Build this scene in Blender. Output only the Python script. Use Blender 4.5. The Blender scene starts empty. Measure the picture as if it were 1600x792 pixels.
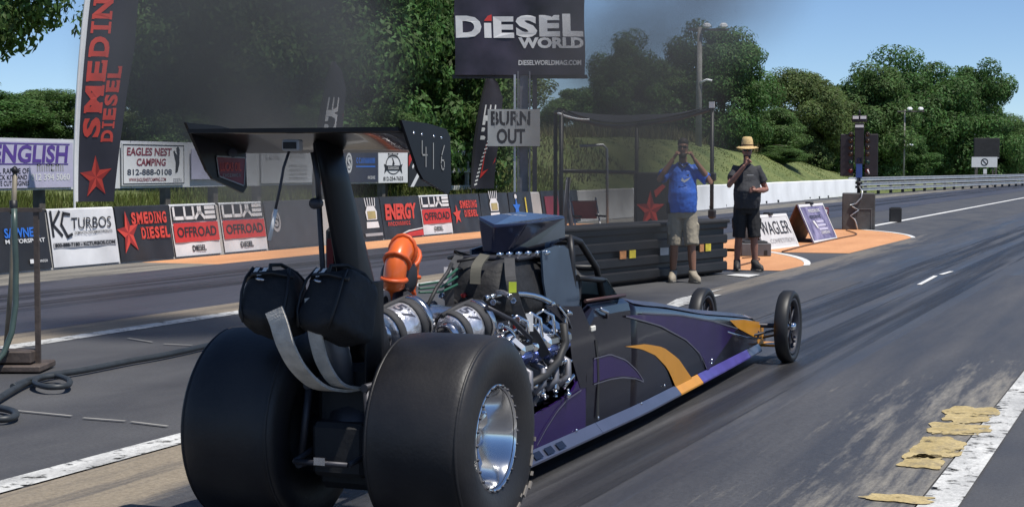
import bpy, bmesh, math, random
import numpy as np
from mathutils import Vector, Matrix, Euler
random.seed(7); RNG = np.random.default_rng(11)
S = bpy.context.scene
COL = S.collection
R = math.radians
# ------------------------------------------------------------------ camera, sky, sun, exposure
FPX, CAMH = 2600.0, 1.5                      # focal length in photograph pixels (1600 wide), lens height
YAW, PITCH = R(22.0), math.atan(134 / FPX)
cam = bpy.data.objects.new('camera', bpy.data.cameras.new('camera')); COL.objects.link(cam)
cam.location = (0, 0, CAMH)
cam.rotation_euler = (R(90) - PITCH, 0, YAW)
cam.data.sensor_width = 36.0
cam.data.lens = 36.0 * FPX / 1600.0
cam.data.clip_end = 4000
cam.data.clip_start = 0.05
S.camera = cam
w = bpy.data.worlds.new('World'); S.world = w; w.use_nodes = True
SUN_AZ, SUN_EL = R(104), R(66)                # azimuth from +Y (down the track) towards +X
nt = w.node_tree
sky = nt.nodes.new('ShaderNodeTexSky'); sky.sky_type = 'NISHITA'; sky.sun_disc = False
sky.sun_elevation = SUN_EL; sky.sun_rotation = SUN_AZ
sky.altitude = 2500; sky.air_density = 0.85; sky.dust_density = 0.05; sky.ozone_density = 5.0
bg = nt.nodes['Background']; bg.inputs[1].default_value = 0.115
nt.links.new(sky.outputs[0], bg.inputs[0])
sl = bpy.data.lights.new('sun', 'SUN'); sl.energy = 4.8; sl.angle = R(0.5); sl.color = (1.0, 0.955, 0.88)
sun = bpy.data.objects.new('sun', sl); COL.objects.link(sun)
sd = Vector((math.sin(SUN_AZ) * math.cos(SUN_EL), math.cos(SUN_AZ) * math.cos(SUN_EL), math.sin(SUN_EL)))
sun.rotation_euler = sd.to_track_quat('Z', 'Y').to_euler()
S.view_settings.view_transform = 'Standard'; S.view_settings.look = 'None'
S.view_settings.gamma = 1.0; S.view_settings.use_curve_mapping = False
S.view_settings.exposure = 0.08
S.render.engine = 'CYCLES'
S.cycles.max_bounces = 6; S.cycles.transparent_max_bounces = 12; S.cycles.volume_bounces = 1
S.cycles.use_denoising = True
# ------------------------------------------------------------------ layout helpers: a pixel of the photograph -> a point of the place
_fw = Vector((-math.sin(YAW) * math.cos(PITCH), math.cos(YAW) * math.cos(PITCH), -math.sin(PITCH)))
_rt = Vector((math.cos(YAW), math.sin(YAW), 0)); _up = _rt.cross(_fw)
_C = Vector((0, 0, CAMH))
def ray(px, py): return _fw + _rt * ((px - 800) / FPX) + _up * ((396 - py) / FPX)
def gnd(px, py, z=0.0): d = ray(px, py); return _C + d * ((z - CAMH) / d.z)
def onx(px, py, x): d = ray(px, py); return _C + d * (x / d.x)
def far(px, py, dep): return _C + ray(px, py) * dep
# ------------------------------------------------------------------ materials
MATS = {}
def mat(name, col, rough=0.6, metal=0.0, var=0.12, scale=6.0, bump=0.0, bscale=None, coat=0.0, col2=None, stretch=None, spec=0.5, island=0.0, trans=0.0, emit=None, coords='Object'):
    if name in MATS: return MATS[name]
    m = bpy.data.materials.new(name); m.use_nodes = True; MATS[name] = m
    n = m.node_tree.nodes; L = m.node_tree.links; b = n['Principled BSDF']
    c = tuple(col) + (1,)
    tc = n.new('ShaderNodeTexCoord'); mp = n.new('ShaderNodeMapping')
    if coords == 'World':
        ge = n.new('ShaderNodeNewGeometry'); L.new(ge.outputs['Position'], mp.inputs[0])
    else: L.new(tc.outputs['Object'], mp.inputs[0])
    if stretch: mp.inputs['Scale'].default_value = stretch
    nz = n.new('ShaderNodeTexNoise'); nz.inputs['Scale'].default_value = scale; nz.inputs['Detail'].default_value = 5
    L.new(mp.outputs[0], nz.inputs['Vector'])
    mx = n.new('ShaderNodeMix'); mx.data_type = 'RGBA'
    rm = n.new('ShaderNodeMapRange'); rm.inputs[1].default_value = 0.3; rm.inputs[2].default_value = 0.7
    L.new(nz.outputs[0], rm.inputs[0]); L.new(rm.outputs[0], mx.inputs[0])
    lo = tuple(x * (1 - var) for x in col) + (1,)
    hi = (tuple(col2) + (1,)) if col2 else tuple(min(1, x * (1 + var)) for x in col) + (1,)
    mx.inputs[6].default_value = lo; mx.inputs[7].default_value = hi
    out = mx.outputs[2]
    if island:
        ge2 = n.new('ShaderNodeNewGeometry'); hs = n.new('ShaderNodeHueSaturation')
        r1 = n.new('ShaderNodeMapRange'); r1.inputs[3].default_value = 1 - island; r1.inputs[4].default_value = 1 + island
        r2 = n.new('ShaderNodeMapRange'); r2.inputs[3].default_value = 0.5 - island * 0.05; r2.inputs[4].default_value = 0.5 + island * 0.05
        L.new(ge2.outputs['Random Per Island'], r1.inputs[0]); L.new(ge2.outputs['Random Per Island'], r2.inputs[0])
        L.new(r1.outputs[0], hs.inputs['Value']); L.new(r2.outputs[0], hs.inputs['Hue']); L.new(out, hs.inputs['Color']); out = hs.outputs[0]
    L.new(out, b.inputs['Base Color'])
    b.inputs['Roughness'].default_value = rough; b.inputs['Metallic'].default_value = metal
    b.inputs['Coat Weight'].default_value = coat; b.inputs['Coat Roughness'].default_value = 0.06
    b.inputs['Specular IOR Level'].default_value = spec
    if trans: b.inputs['Transmission Weight'].default_value = trans
    if emit: b.inputs['Emission Color'].default_value = tuple(emit[:3]) + (1,); b.inputs['Emission Strength'].default_value = emit[3]
    if bump:
        n2 = n.new('ShaderNodeTexNoise'); n2.inputs['Scale'].default_value = bscale or scale * 4; n2.inputs['Detail'].default_value = 4
        L.new(mp.outputs[0], n2.inputs['Vector'])
        bp = n.new('ShaderNodeBump'); bp.inputs['Strength'].default_value = bump; bp.inputs['Distance'].default_value = 0.02
        L.new(n2.outputs[0], bp.inputs['Height']); L.new(bp.outputs[0], b.inputs['Normal'])
    return m
# ------------------------------------------------------------------ mesh helpers
class MB:
    def __init__(s): s.v = []; s.f = []; s.smooth = []
    def add(s, vs, fs, smooth=False):
        o = len(s.v); s.v += [tuple(v) for v in vs]
        for f in fs: s.f.append(tuple(o + i for i in f)); s.smooth.append(smooth)
        return s
    def box(s, c, d, M=None, ch=0.0):
        x, y, z = [q / 2 for q in d]
        if ch <= 0:
            vs = [Vector((a * x, b * y, e * z)) for a in (-1, 1) for b in (-1, 1) for e in (-1, 1)]
            fs = [(0, 1, 3, 2), (4, 6, 7, 5), (0, 4, 5, 1), (2, 3, 7, 6), (0, 2, 6, 4), (1, 5, 7, 3)]
        else:
            ch = min(ch, x * .9, y * .9, z * .9); vs = []; 
            for a in (-1, 1):
                for b in (-1, 1):
                    for e in (-1, 1):
                        vs += [Vector((a * (x - ch), b * (y - ch), e * z)), Vector((a * (x - ch), b * y, e * (z - ch))), Vector((a * x, b * (y - ch), e * (z - ch)))]
            bmx = bmesh.new(); [bmx.verts.new(v) for v in vs]
            r = bmesh.ops.convex_hull(bmx, input=bmx.verts[:]); bmx.verts.index_update()
            vs = [v.co.copy() for v in bmx.verts]; fs = [tuple(v.index for v in f.verts) for f in bmx.faces]; bmx.free()
        if M is not None: vs = [M @ v for v in vs]
        c = Vector(c); return s.add([v + c for v in vs], fs)
    def tube(s, pts, r, n=8, caps=True, closed=False, smooth=True, flat=1.0):
        pts = [Vector(p) for p in pts]; m = len(pts); rs = r if isinstance(r, (list, tuple)) else [r] * m
        vs = []; up = Vector((0, 0, 1)); prev = None
        for i, p in enumerate(pts):
            if closed: t = pts[(i + 1) % m] - pts[i - 1]
            else: t = pts[min(i + 1, m - 1)] - pts[max(i - 1, 0)]
            t = t.normalized() if t.length > 1e-9 else Vector((0, 0, 1))
            if prev is None:
                a = up.cross(t)
                if a.length < 1e-3: a = Vector((1, 0, 0)).cross(t)
            else: a = prev - t * prev.dot(t)
            a.normalize(); prev = a; b = t.cross(a)
            for k in range(n):
                q = 2 * math.pi * k / n; vs.append(p + (a * math.cos(q) + b * math.sin(q) * flat) * rs[i])
        fs = []
        for i in range(m if closed else m - 1):
            j = (i + 1) % m
            for k in range(n): k2 = (k + 1) % n; fs.append((i * n + k, i * n + k2, j * n + k2, j * n + k))
        s.add(vs, fs, smooth)
        if caps and not closed:
            s.add(vs[:n], [tuple(range(n - 1, -1, -1))]); s.add(vs[-n:], [tuple(range(n))])
        return s
    def lathe(s, prof, n=32, c=(0, 0, 0), axis='x', closed=True, smooth=True):
        vs = []; c = Vector(c)
        for (h, r) in prof:
            for k in range(n):
                q = 2 * math.pi * k / n; a, b = r * math.cos(q), r * math.sin(q)
                vs.append(c + (Vector((h, a, b)) if axis == 'x' else Vector((b, h, a)) if axis == 'y' else Vector((a, b, h))))
        m = len(prof); fs = []
        for i in range(m - 1):
            for k in range(n): k2 = (k + 1) % n; fs.append((i * n + k, i * n + k2, (i + 1) * n + k2, (i + 1) * n + k))
        return s.add(vs, fs, smooth)
    def loft(s, rings, closed_ring=True, caps=True, smooth=True):
        n = len(rings[0]); vs = [v for r_ in rings for v in r_]; fs = []
        for i in range(len(rings) - 1):
            for k in range(n if closed_ring else n - 1): k2 = (k + 1) % n; fs.append((i * n + k, i * n + k2, (i + 1) * n + k2, (i + 1) * n + k))
        s.add(vs, fs, smooth)
        if caps: s.add(rings[0], [tuple(range(n - 1, -1, -1))]); s.add(rings[-1], [tuple(range(n))])
        return s
    def prism(s, poly, a, b, fn):
        """polygon of 2D points, extruded from depth a to b; fn(u, v, depth) -> point"""
        n = len(poly); vs = [fn(u, v, a) for u, v in poly] + [fn(u, v, b) for u, v in poly]
        fs = [tuple(range(n - 1, -1, -1)), tuple(range(n, 2 * n))] + [(k, (k + 1) % n, n + (k + 1) % n, n + k) for k in range(n)]
        return s.add(vs, fs)
    def mesh(s, name, fixn=True):
        me = bpy.data.meshes.new(name); me.from_pydata([tuple(v) for v in s.v], [], s.f)
        me.polygons.foreach_set('use_smooth', s.smooth)
        if fixn:
            b = bmesh.new(); b.from_mesh(me); bmesh.ops.remove_doubles(b, verts=b.verts[:], dist=1e-5)
            bmesh.ops.recalc_face_normals(b, faces=b.faces[:]); b.to_mesh(me); b.free()
        return me
def ob(name, mb, m, parent=None, fixn=True, label=None, cat=None, group=None, kind=None):
    me = mb.mesh(name, fixn) if isinstance(mb, MB) else mb
    o = bpy.data.objects.new(name, me); COL.objects.link(o)
    if m is not None and not me.materials: me.materials.append(m)
    if parent is not None: o.parent = parent
    return tag(o, label, cat, group, kind)
def tag(o, label=None, cat=None, group=None, kind=None):
    for k, v in (('label', label), ('category', cat), ('group', group), ('kind', kind)):
        if v: o[k] = v
    return o
def thing(name, label, cat, loc=(0, 0, 0), rz=0.0, group=None):
    o = bpy.data.objects.new(name, None); COL.objects.link(o); o.location = loc; o.rotation_euler = (0, 0, rz); o.empty_display_size = .2
    return tag(o, label, cat, group)
def struct(name, mb, m, parent=None): return ob(name, mb, m, parent, kind='structure' if parent is None else None)
def dup(root, loc, rz=0.0, scale=None, label=None, group=None):
    r = root.copy(); COL.objects.link(r); r.location = loc; r.rotation_euler = (0, 0, rz)
    if scale: r.scale = scale
    if label: r['label'] = label
    if group: r['group'] = group
    for ch in list(root.children):
        c = ch.copy(); COL.objects.link(c); c.parent = r
        for g in list(ch.children):
            d = g.copy(); COL.objects.link(d); d.parent = c
    return r
def np_mesh(name, V, Fq, m, smooth=False):
    me = bpy.data.meshes.new(name); k = Fq.shape[1]
    me.vertices.add(len(V)); me.vertices.foreach_set('co', V.astype(np.float32).ravel())
    me.loops.add(Fq.size); me.loops.foreach_set('vertex_index', Fq.astype(np.int32).ravel())
    me.polygons.add(len(Fq)); me.polygons.foreach_set('loop_start', np.arange(0, Fq.size, k, dtype=np.int32))
    me.update(calc_edges=True); me.validate()
    if m: me.materials.append(m)
    return me
def interp(x, xs, ys): return float(np.interp(x, xs, ys))
# ------------------------------------------------------------------ flat print: panels with letters and marks
_tx = {}
def text2d(t, bold=0.0):
    k = (t, bold)
    if k in _tx: return _tx[k]
    cu = bpy.data.curves.new('t', 'FONT'); cu.body = t; cu.offset = bold; cu.resolution_u = 3; cu.fill_mode = 'BOTH'
    o = bpy.data.objects.new('t', cu); me = bpy.data.meshes.new_from_object(o)
    vs = [(v.co.x, v.co.y) for v in me.vertices]; fs = [tuple(p.vertices) for p in me.polygons]
    bpy.data.objects.remove(o); bpy.data.curves.remove(cu); bpy.data.meshes.remove(me)
    _tx[k] = (vs, fs); return _tx[k]
def fit_text(t, box, bold=0.0, shear=0.0):
    vs, fs = text2d(t, bold)
    if not vs: return [], []
    xs = [v[0] for v in vs]; ys = [v[1] for v in vs]; x0, x1, y0, y1 = min(xs), max(xs), min(ys), max(ys)
    u0, v0, u1, v1 = box
    out = []
    for x, y in vs:
        b = (y - y0) / max(1e-6, y1 - y0); a = (x - x0) / max(1e-6, x1 - x0)
        out.append((u0 + a * (u1 - u0) + shear * (b - .5) * (v1 - v0), v0 + b * (v1 - v0)))
    return out, fs
def rect2d(u0, v0, u1, v1): return [(u0, v0), (u1, v0), (u1, v1), (u0, v1)], [(0, 1, 2, 3)]
def slab_text(t, box):
    """heavy slab-serif capitals, letter by letter"""
    u0, v0, u1, v1 = box; V = []; Fs = []
    wts = [0.55 if c == 'I' else 1.3 if c == 'M' else 1.0 for c in t]; tot = sum(wts); u = u0; H = v1 - v0
    for c, wq in zip(t, wts):
        cw = (u1 - u0) * wq / tot; g = cw * .06; a, b = u + g, u + cw - g; parts = []
        if c == 'I': parts.append(rect2d(a + .28 * cw, v0, b - .28 * cw, v1))
        else: parts.append(fit_text(c, (a + .03 * cw, v0, b - .03 * cw, v1), .045))
        sh = H * .13
        if c == 'I': parts += [rect2d(a, v0, b, v0 + sh), rect2d(a, v1 - sh, b, v1)]
        if c in 'MN': parts += [rect2d(a, v0, a + .34 * cw, v0 + sh), rect2d(b - .34 * cw, v0 if c == 'M' else v1 - sh, b, v0 + sh if c == 'M' else v1), rect2d(a, v1 - sh, a + .2 * cw, v1)]
        if c in 'DEL': parts += [rect2d(a, v0, a + .3 * cw, v0 + sh), rect2d(a, v1 - sh, a + .3 * cw, v1)]
        if c in 'EL': parts.append(rect2d(b - .12 * cw, v0, b, v0 + .3 * H))
        for vs, fs in parts: o = len(V); V += vs; Fs += [tuple(o + i for i in f) for f in fs]
        u += cw
    return V, Fs
def stroke2d(lines, wd):
    V = []; Fs = []
    for ln in lines:
        for (a, b) in zip(ln[:-1], ln[1:]):
            dx, dy = b[0] - a[0], b[1] - a[1]; l = math.hypot(dx, dy) or 1e-6; nx, ny = -dy / l * wd / 2, dx / l * wd / 2; ex, ey = dx / l * wd / 2, dy / l * wd / 2
            o = len(V); V += [(a[0] - ex + nx, a[1] - ey + ny), (b[0] + ex + nx, b[1] + ey + ny), (b[0] + ex - nx, b[1] + ey - ny), (a[0] - ex - nx, a[1] - ey - ny)]; Fs.append((o, o + 3, o + 2, o + 1))
    return V, Fs
LUXE_G = {'L': [[(0, 1), (0, 0), (.8, 0)]], 'U': [[(0, 1), (0, 0), (.85, 0), (.85, 1)]], 'X': [[(0, 0), (.32, .5), (.32, 1)], [(.85, 0), (.53, .5), (.53, 1)], [(.32, .5), (.53, .5)]], 'E': [[(0, 1), (.85, 1)], [(0, .5), (.85, .5)], [(0, 0), (.85, 0)]]}
def luxe2d(box, wd):
    u0, v0, u1, v1 = box; cw = (u1 - u0) / 4; ls = []; hh = wd / 2
    for i, c in enumerate('LUXE'):
        for ln in LUXE_G[c]: ls.append([(u0 + cw * (i + .06) + x * cw * .95, v0 + hh + y * (v1 - v0 - wd)) for x, y in ln])
    return stroke2d(ls, wd)
def star2d(c, r, asp=1.0, rot=0.0):
    V = [(c[0], c[1])]; Fs = []
    for k in range(10):
        q = math.pi / 2 + rot + k * math.pi / 5; rr = r if k % 2 == 0 else r * .4
        V.append((c[0] + rr * math.cos(q) * asp, c[1] + rr * math.sin(q)))
    for k in range(10): Fs.append((0, 1 + k, 1 + (k + 1) % 10))
    return V, Fs
def star_print(P, c, r, asp=1.0, rot=0.0):
    V, Fs = star2d(c, r, asp, rot); P.put((V, Fs[0::2]), PO, 'star_facets'); P.put((V, Fs[1::2]), PRD, 'star_facets')
def poly2d(pts): return list(pts), [tuple(range(len(pts)))]
def disc2d(c, rx, ry, n=24, inner=0.0):
    if inner <= 0: return poly2d([(c[0] + rx * math.cos(2 * math.pi * k / n), c[1] + ry * math.sin(2 * math.pi * k / n)) for k in range(n)])
    V = []; Fs = []
    for k in range(n):
        q = 2 * math.pi * k / n; V += [(c[0] + rx * math.cos(q), c[1] + ry * math.sin(q)), (c[0] + rx * inner * math.cos(q), c[1] + ry * inner * math.sin(q))]
        Fs.append((2 * k, 2 * ((k + 1) % n), 2 * ((k + 1) % n) + 1, 2 * k + 1))
    return V, Fs
def scrib(box, n):
    """print too small to read: a row of letter-sized strokes"""
    u0, v0, u1, v1 = box; V = []; Fs = []; cw = (u1 - u0) / n; g = random.Random(int(u0 * 1000 + v0 * 77 + n))
    for i in range(n):
        a, b = u0 + cw * (i + .1), u0 + cw * (i + .82); k = g.randrange(3); h = (v1 - v0)
        rs = [(a, v0, a + cw * .22, v1)] + ([(a, v1 - h * .25, b, v1)] if k < 2 else []) + ([(b - cw * .2, v0, b, v1)] if k != 1 else [(a, v0, b, v0 + h * .25)])
        for r_ in rs: o = len(V); V += rect2d(*r_)[0]; Fs.append((o, o + 1, o + 2, o + 3))
    return V, Fs
class Panel:
    """a printed surface: fn(u, v, h) gives the point h metres proud of the print surface"""
    def __init__(s, parent, fn, lift=.004): s.p = parent; s.fn = fn; s.n = 0; s.lift = lift
    def put(s, geo, m, name='lettering', layer=1):
        V, Fs = geo
        if not V: return None
        mb = MB(); h = s.lift * layer; mb.add([s.fn(u, v, h) for u, v in V], Fs)
        return ob(name, mb, m, s.p, fixn=False)
    def text(s, t, box, m, bold=0.0, shear=0.0, name='lettering', layer=1): return s.put(fit_text(t, box, bold, shear), m, name, layer)
PW = mat('print_white', (.72, .72, .72), .55, var=.04); PB = mat('print_black', (.018, .018, .02), .55, var=.1)
PR = mat('print_red', (.52, .035, .03), .55, var=.08); PO = mat('print_vermilion', (.60, .06, .04), .55, var=.08)
PRD = mat('print_dark_red', (.30, .025, .02), .55, var=.08); PG = mat('print_grey', (.35, .35, .36), .55, var=.06); PBL = mat('print_blue', (.03, .16, .6), .55, var=.06); PPU = mat('print_purple', (.10, .05, .28), .55, var=.08)
PNV = mat('print_navy', (.03, .035, .06), .55, var=.1); PLV = mat('print_lavender', (.5, .48, .62), .55, var=.06); PY = mat('print_yellow', (.7, .55, .05), .5, var=.06)
PGO = mat('print_gold', (.4, .33, .14), .55, var=.1); PMA = mat('print_maroon', (.22, .03, .05), .55, var=.08)
# ================================================================== GROUND, TRACK, PAINT
def road_mat(name, dark, light, sx, sy, amt=.5, rough=.55, blue=None, sheen_amt=.0, patch=None, bump=.25, grad=None):
    """asphalt or concrete: fine grain + long streaks running down the track + optional worn second colour"""
    m = bpy.data.materials.new(name); m.use_nodes = True; n = m.node_tree.nodes; L = m.node_tree.links; b = n['Principled BSDF']
    ge = n.new('ShaderNodeNewGeometry')
    def noise(scale, st, det=6, ro=.6):
        mp = n.new('ShaderNodeMapping'); mp.inputs['Scale'].default_value = st; L.new(ge.outputs['Position'], mp.inputs[0])
        z = n.new('ShaderNodeTexNoise'); z.inputs['Scale'].default_value = scale; z.inputs['Detail'].default_value = det; z.inputs['Roughness'].default_value = ro
        L.new(mp.outputs[0], z.inputs['Vector']); return z.outputs[0]
    def rng(s, a, c, lo=0., hi=1.):
        r = n.new('ShaderNodeMapRange'); r.inputs[1].default_value = a; r.inputs[2].default_value = c; r.inputs[3].default_value = lo; r.inputs[4].default_value = hi; L.new(s, r.inputs[0]); return r.outputs[0]
    def mix(f, a, c):
        x = n.new('ShaderNodeMix'); x.data_type = 'RGBA'
        if isinstance(f, float): x.inputs[0].default_value = f
        else: L.new(f, x.inputs[0])
        for i, q in ((6, a), (7, c)):
            if isinstance(q, tuple): x.inputs[i].default_value = q + (1,)
            else: L.new(q, x.inputs[i])
        return x.outputs[2]
    st = noise(1.0, (sx, sy, 1)); c = mix(rng(st, .32, .7), dark, light)
    if blue: c = mix(rng(noise(1.0, (sx * 1.7, sy * .6, 1), 4), .55, .72, 0, sheen_amt), c, blue)  # blue streaks: sky sheen on the asphalt, mixed into its colour
    if patch:
        pn = noise(1.0, patch[1], 8, .72)
        if grad:                                  # wear fades out sideways across the strip
            sp = n.new('ShaderNodeSeparateXYZ'); L.new(ge.outputs['Position'], sp.inputs[0]); ad = n.new('ShaderNodeMath'); ad.operation = 'ADD'; L.new(pn, ad.inputs[0]); L.new(rng(sp.outputs[0], grad[0], grad[1], -.22, .06), ad.inputs[1]); pn = ad.outputs[0]
            if len(grad) > 2: a2 = n.new('ShaderNodeMath'); a2.operation = 'ADD'; L.new(pn, a2.inputs[0]); L.new(rng(sp.outputs[1], grad[2], grad[3], 0, -.4), a2.inputs[1]); pn = a2.outputs[0]
        c = mix(rng(pn, patch[2], patch[3]), c, patch[0])
    gr = noise(55, (1, 1, 1), 3, .7); g = mix(rng(gr, .3, .7), (.72, .72, .72), (1.25, 1.25, 1.25))
    mu = n.new('ShaderNodeMix'); mu.data_type = 'RGBA'; mu.blend_type = 'MULTIPLY'; mu.inputs[0].default_value = 1.0; L.new(c, mu.inputs[6]); L.new(g, mu.inputs[7])
    L.new(mu.outputs[2], b.inputs['Base Color'])
    rr = rng(st, .3, .7, rough - .1, rough + .12); L.new(rr, b.inputs['Roughness'])
    bp = n.new('ShaderNodeBump'); bp.inputs['Strength'].default_value = bump; bp.inputs['Distance'].default_value = .01; L.new(noise(120, (1, 1, 1), 3), bp.inputs['Height']); L.new(bp.outputs[0], b.inputs['Normal'])
    MATS[name] = m; return m
def sheet(name, pts, z, m, thick=0.0):
    mb = MB(); mb.add([(p[0], p[1], z) for p in pts], [tuple(range(len(pts)))]); return struct(name, mb, m)
def strip(name, x0, x1, y0, y1, z, m): return sheet(name, [(x0, y0), (x1, y0), (x1, y1), (x0, y1)], z, m)
M_GRASS = mat('meadow', (.095, .140, .034), .9, var=.25, scale=.6, bump=.5, bscale=9, col2=(.165, .185, .06), coords='World')
M_APRON = road_mat('apron_asphalt', (.054, .054, .058), (.088, .088, .092), 1.2, .5, rough=.62, patch=((.13, .125, .12), (.9, .25, 1), .6, .78))
M_LANE = road_mat('lane_asphalt', (.042, .042, .046), (.085, .085, .090), 2.4, .16, rough=.46, blue=(.070, .090, .125), sheen_amt=.6, patch=((.13, .127, .122), (4.4, .35, 1), .54, .78))
M_LANE2 = road_mat('far_lane_asphalt', (.042, .043, .055), (.07, .07, .088), 1.6, .10, rough=.5, blue=(.055, .07, .11), sheen_amt=.6)
M_CONC = road_mat('worn_concrete', (.10, .095, .088), (.26, .24, .20), 3.5, .30, rough=.75, patch=((.05, .05, .055), (2.5, .5, 1), .55, .66))
M_TAN = road_mat('tan_concrete', (.13, .11, .09), (.30, .25, .185), 6.0, .22, rough=.75, patch=((.055, .055, .055), (3.2, .35, 1), .60, .72))
M_WORNR = road_mat('worn_lane_edge', (.042, .042, .046), (.085, .085, .090), 2.4, .16, rough=.55, patch=((.24, .22, .185), (8.0, .65, 1), .45, .64), grad=(-2.3, -1.25, 11.5, 17))
M_WORNL = road_mat('worn_lane_margin', (.042, .042, .046), (.085, .085, .090), 2.4, .16, rough=.55, patch=((.27, .225, .165), (4.2, .20, 1), .36, .56), grad=(-3.9, -4.7, 10, 17))
M_WORNM = road_mat('worn_median_edge', (.042, .042, .046), (.085, .085, .090), 2.4, .16, rough=.55, patch=((.17, .15, .125), (4.2, .30, 1), .36, .56), grad=(-4.7, -5.2, 33, 44))
M_WLINE = road_mat('worn_white_paint', (.40, .40, .39), (.68, .68, .66), 4, 1.5, rough=.7, patch=((.10, .10, .10), (9, 2.5, 1), .60, .68))
M_WCLEAN = road_mat('white_paint', (.62, .62, .61), (.78, .78, .76), 2, .6, rough=.65)
M_YEL = road_mat('worn_yellow_paint', (.38, .29, .12), (.54, .43, .22), 6, 6, rough=.7, patch=((.20, .17, .12), (9, 5, 1), .52, .70))
M_ORANGE = road_mat('orange_paint', (.58, .27, .115), (.68, .34, .16), 1.5, .5, rough=.7, patch=((.50, .30, .20), (2, 1, 1), .6, .8))
def holes(m, scale, lo, hi):
    """paint worn away: ragged gaps where the asphalt below shows"""
    n = m.node_tree.nodes; L = m.node_tree.links; b = n['Principled BSDF']; ge = n.new('ShaderNodeNewGeometry'); z = n.new('ShaderNodeTexNoise'); z.inputs['Scale'].default_value = scale; z.inputs['Detail'].default_value = 7; z.inputs['Roughness'].default_value = .7; L.new(ge.outputs['Position'], z.inputs['Vector'])
    r_ = n.new('ShaderNodeMapRange'); r_.inputs[1].default_value = lo; r_.inputs[2].default_value = hi; L.new(z.outputs[0], r_.inputs[0]); L.new(r_.outputs[0], b.inputs['Alpha'])
holes(M_YEL, 5.0, .36, .43); holes(M_WLINE, 7.0, .38, .46)
# the ground: one sheet to the horizon, with a grass bank behind the barrier
BANK_Y = [-60, 20, 40, 55, 75, 95, 118, 150, 3000]; BANK_H = [.7, .75, .95, 2.6, 2.9, 2.2, .7, .2, .1]
def ground_z(x, y):
    if x > -16.3: return -.05
    h = interp(y, BANK_Y, BANK_H); t = min(1, max(0, (-16.3 - x) / 6.0)); t = t * t * (3 - 2 * t)
    return -.05 + h * t + .12 * t * math.sin(x * .9 + y * .37) * math.sin(y * .23 + 1)
xs = [-1500, -600, -250, -120, -70, -50, -40, -34, -30, -27, -25, -23, -22, -21, -20, -19, -18, -17, -16.3, 60, 300, 1500]
ys = [-300, -60] + [i * 4.0 for i in range(0, 50)] + [220, 260, 320, 420, 600, 1000, 1800, 3000]
mb = MB(); mb.add([(x, y, ground_z(x, y)) for y in ys for x in xs], [(j * len(xs) + i, j * len(xs) + i + 1, (j + 1) * len(xs) + i + 1, (j + 1) * len(xs) + i) for j in range(len(ys) - 1) for i in range(len(xs) - 1)], True)
struct('ground', mb, M_GRASS)
strip('apron', -16.2, 40, -40, 600, 0, M_APRON)
strip('left_lane', -13.9, -9.75, -40, 600, .004, M_LANE2)
strip('right_lane', -5.0, -1.35, -40, 600, .004, M_LANE)
strip('concrete_edge', -15.3, -13.9, -40, 22.2, .004, M_CONC)
strip('concrete_edge', -15.3, -13.9, 42, 600, .004, M_CONC)
strip('concrete_edge', -9.75, -9.2, -40, 26, .004, M_TAN)
strip('concrete_edge', -5.0, -3.9, -40, 22, .008, M_WORNL)
strip('concrete_edge', -2.3, -1.08, -40, 24, .008, M_WORNR)
strip('painted_line', -9.2, -8.98, -40, 24, .004, M_WLINE)
strip('painted_line', -5.22, -5.02, -40, 19, .010, M_WLINE)
strip('painted_line', -1.07, -.90, -40, 60, .010, M_WLINE)
strip('painted_line', -7.50, -7.32, 41.6, 420, .006, M_WCLEAN)
# yellow paint blobs beside the right-hand line
def blob(cx, cy, rx, ry, z, m, name='painted_mark', n=60, j=.3, seed=0):
    rr = random.Random(seed); pts = []
    for k in range(n):
        q = 2 * math.pi * k / n; s = 1 + j * .35 * (math.sin(q * 3 + seed) * .6 + math.sin(q * 7 + seed * 2.3) * .45) + rr.uniform(-j, j) * .12
        ca, sa = math.cos(q), math.sin(q); e = max(abs(ca), abs(sa)) ** .6
        pts.append((cx + rx * ca / e * s, cy + ry * sa / e * s))
    return sheet(name, pts, z, m)
for i, (px, py, rx, ry) in enumerate([(1550, 652, .15, .34), (1532, 675, .17, .22), (1503, 705, .13, .36), (1484, 727, .10, .20), (1452, 786, .15, .09)]):
    q = gnd(px, py); blob(q.x - .13, q.y, rx, ry, .014, M_YEL, seed=i, j=.5)
# rubber laid down in two tracks along the lane
M_RUBTR = road_mat('laid_rubber', (.020, .020, .023), (.034, .034, .038), 4, .2, rough=.42)
_n = M_RUBTR.node_tree.nodes; _L = M_RUBTR.node_tree.links; _g = _n.new('ShaderNodeNewGeometry'); _m = _n.new('ShaderNodeMapping'); _m.inputs['Scale'].default_value = (7, .12, 1); _z = _n.new('ShaderNodeTexNoise'); _z.inputs['Scale'].default_value = 1; _z.inputs['Detail'].default_value = 6
_r = _n.new('ShaderNodeMapRange'); _r.inputs[1].default_value = .38; _r.inputs[2].default_value = .68; _r.inputs[4].default_value = .85; _L.new(_g.outputs['Position'], _m.inputs[0]); _L.new(_m.outputs[0], _z.inputs['Vector']); _L.new(_z.outputs[0], _r.inputs[0]); _L.new(_r.outputs[0], _n['Principled BSDF'].inputs['Alpha'])
strip('rubber_track', -3.85, -3.25, -10, 300, .0085, M_RUBTR); strip('rubber_track', -3.05, -2.45, -10, 300, .0085, M_RUBTR); strip('rubber_track', -12.9, -12.2, -10, 300, .0065, M_RUBTR); strip('rubber_track', -11.9, -11.2, -10, 300, .0065, M_RUBTR)
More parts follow.
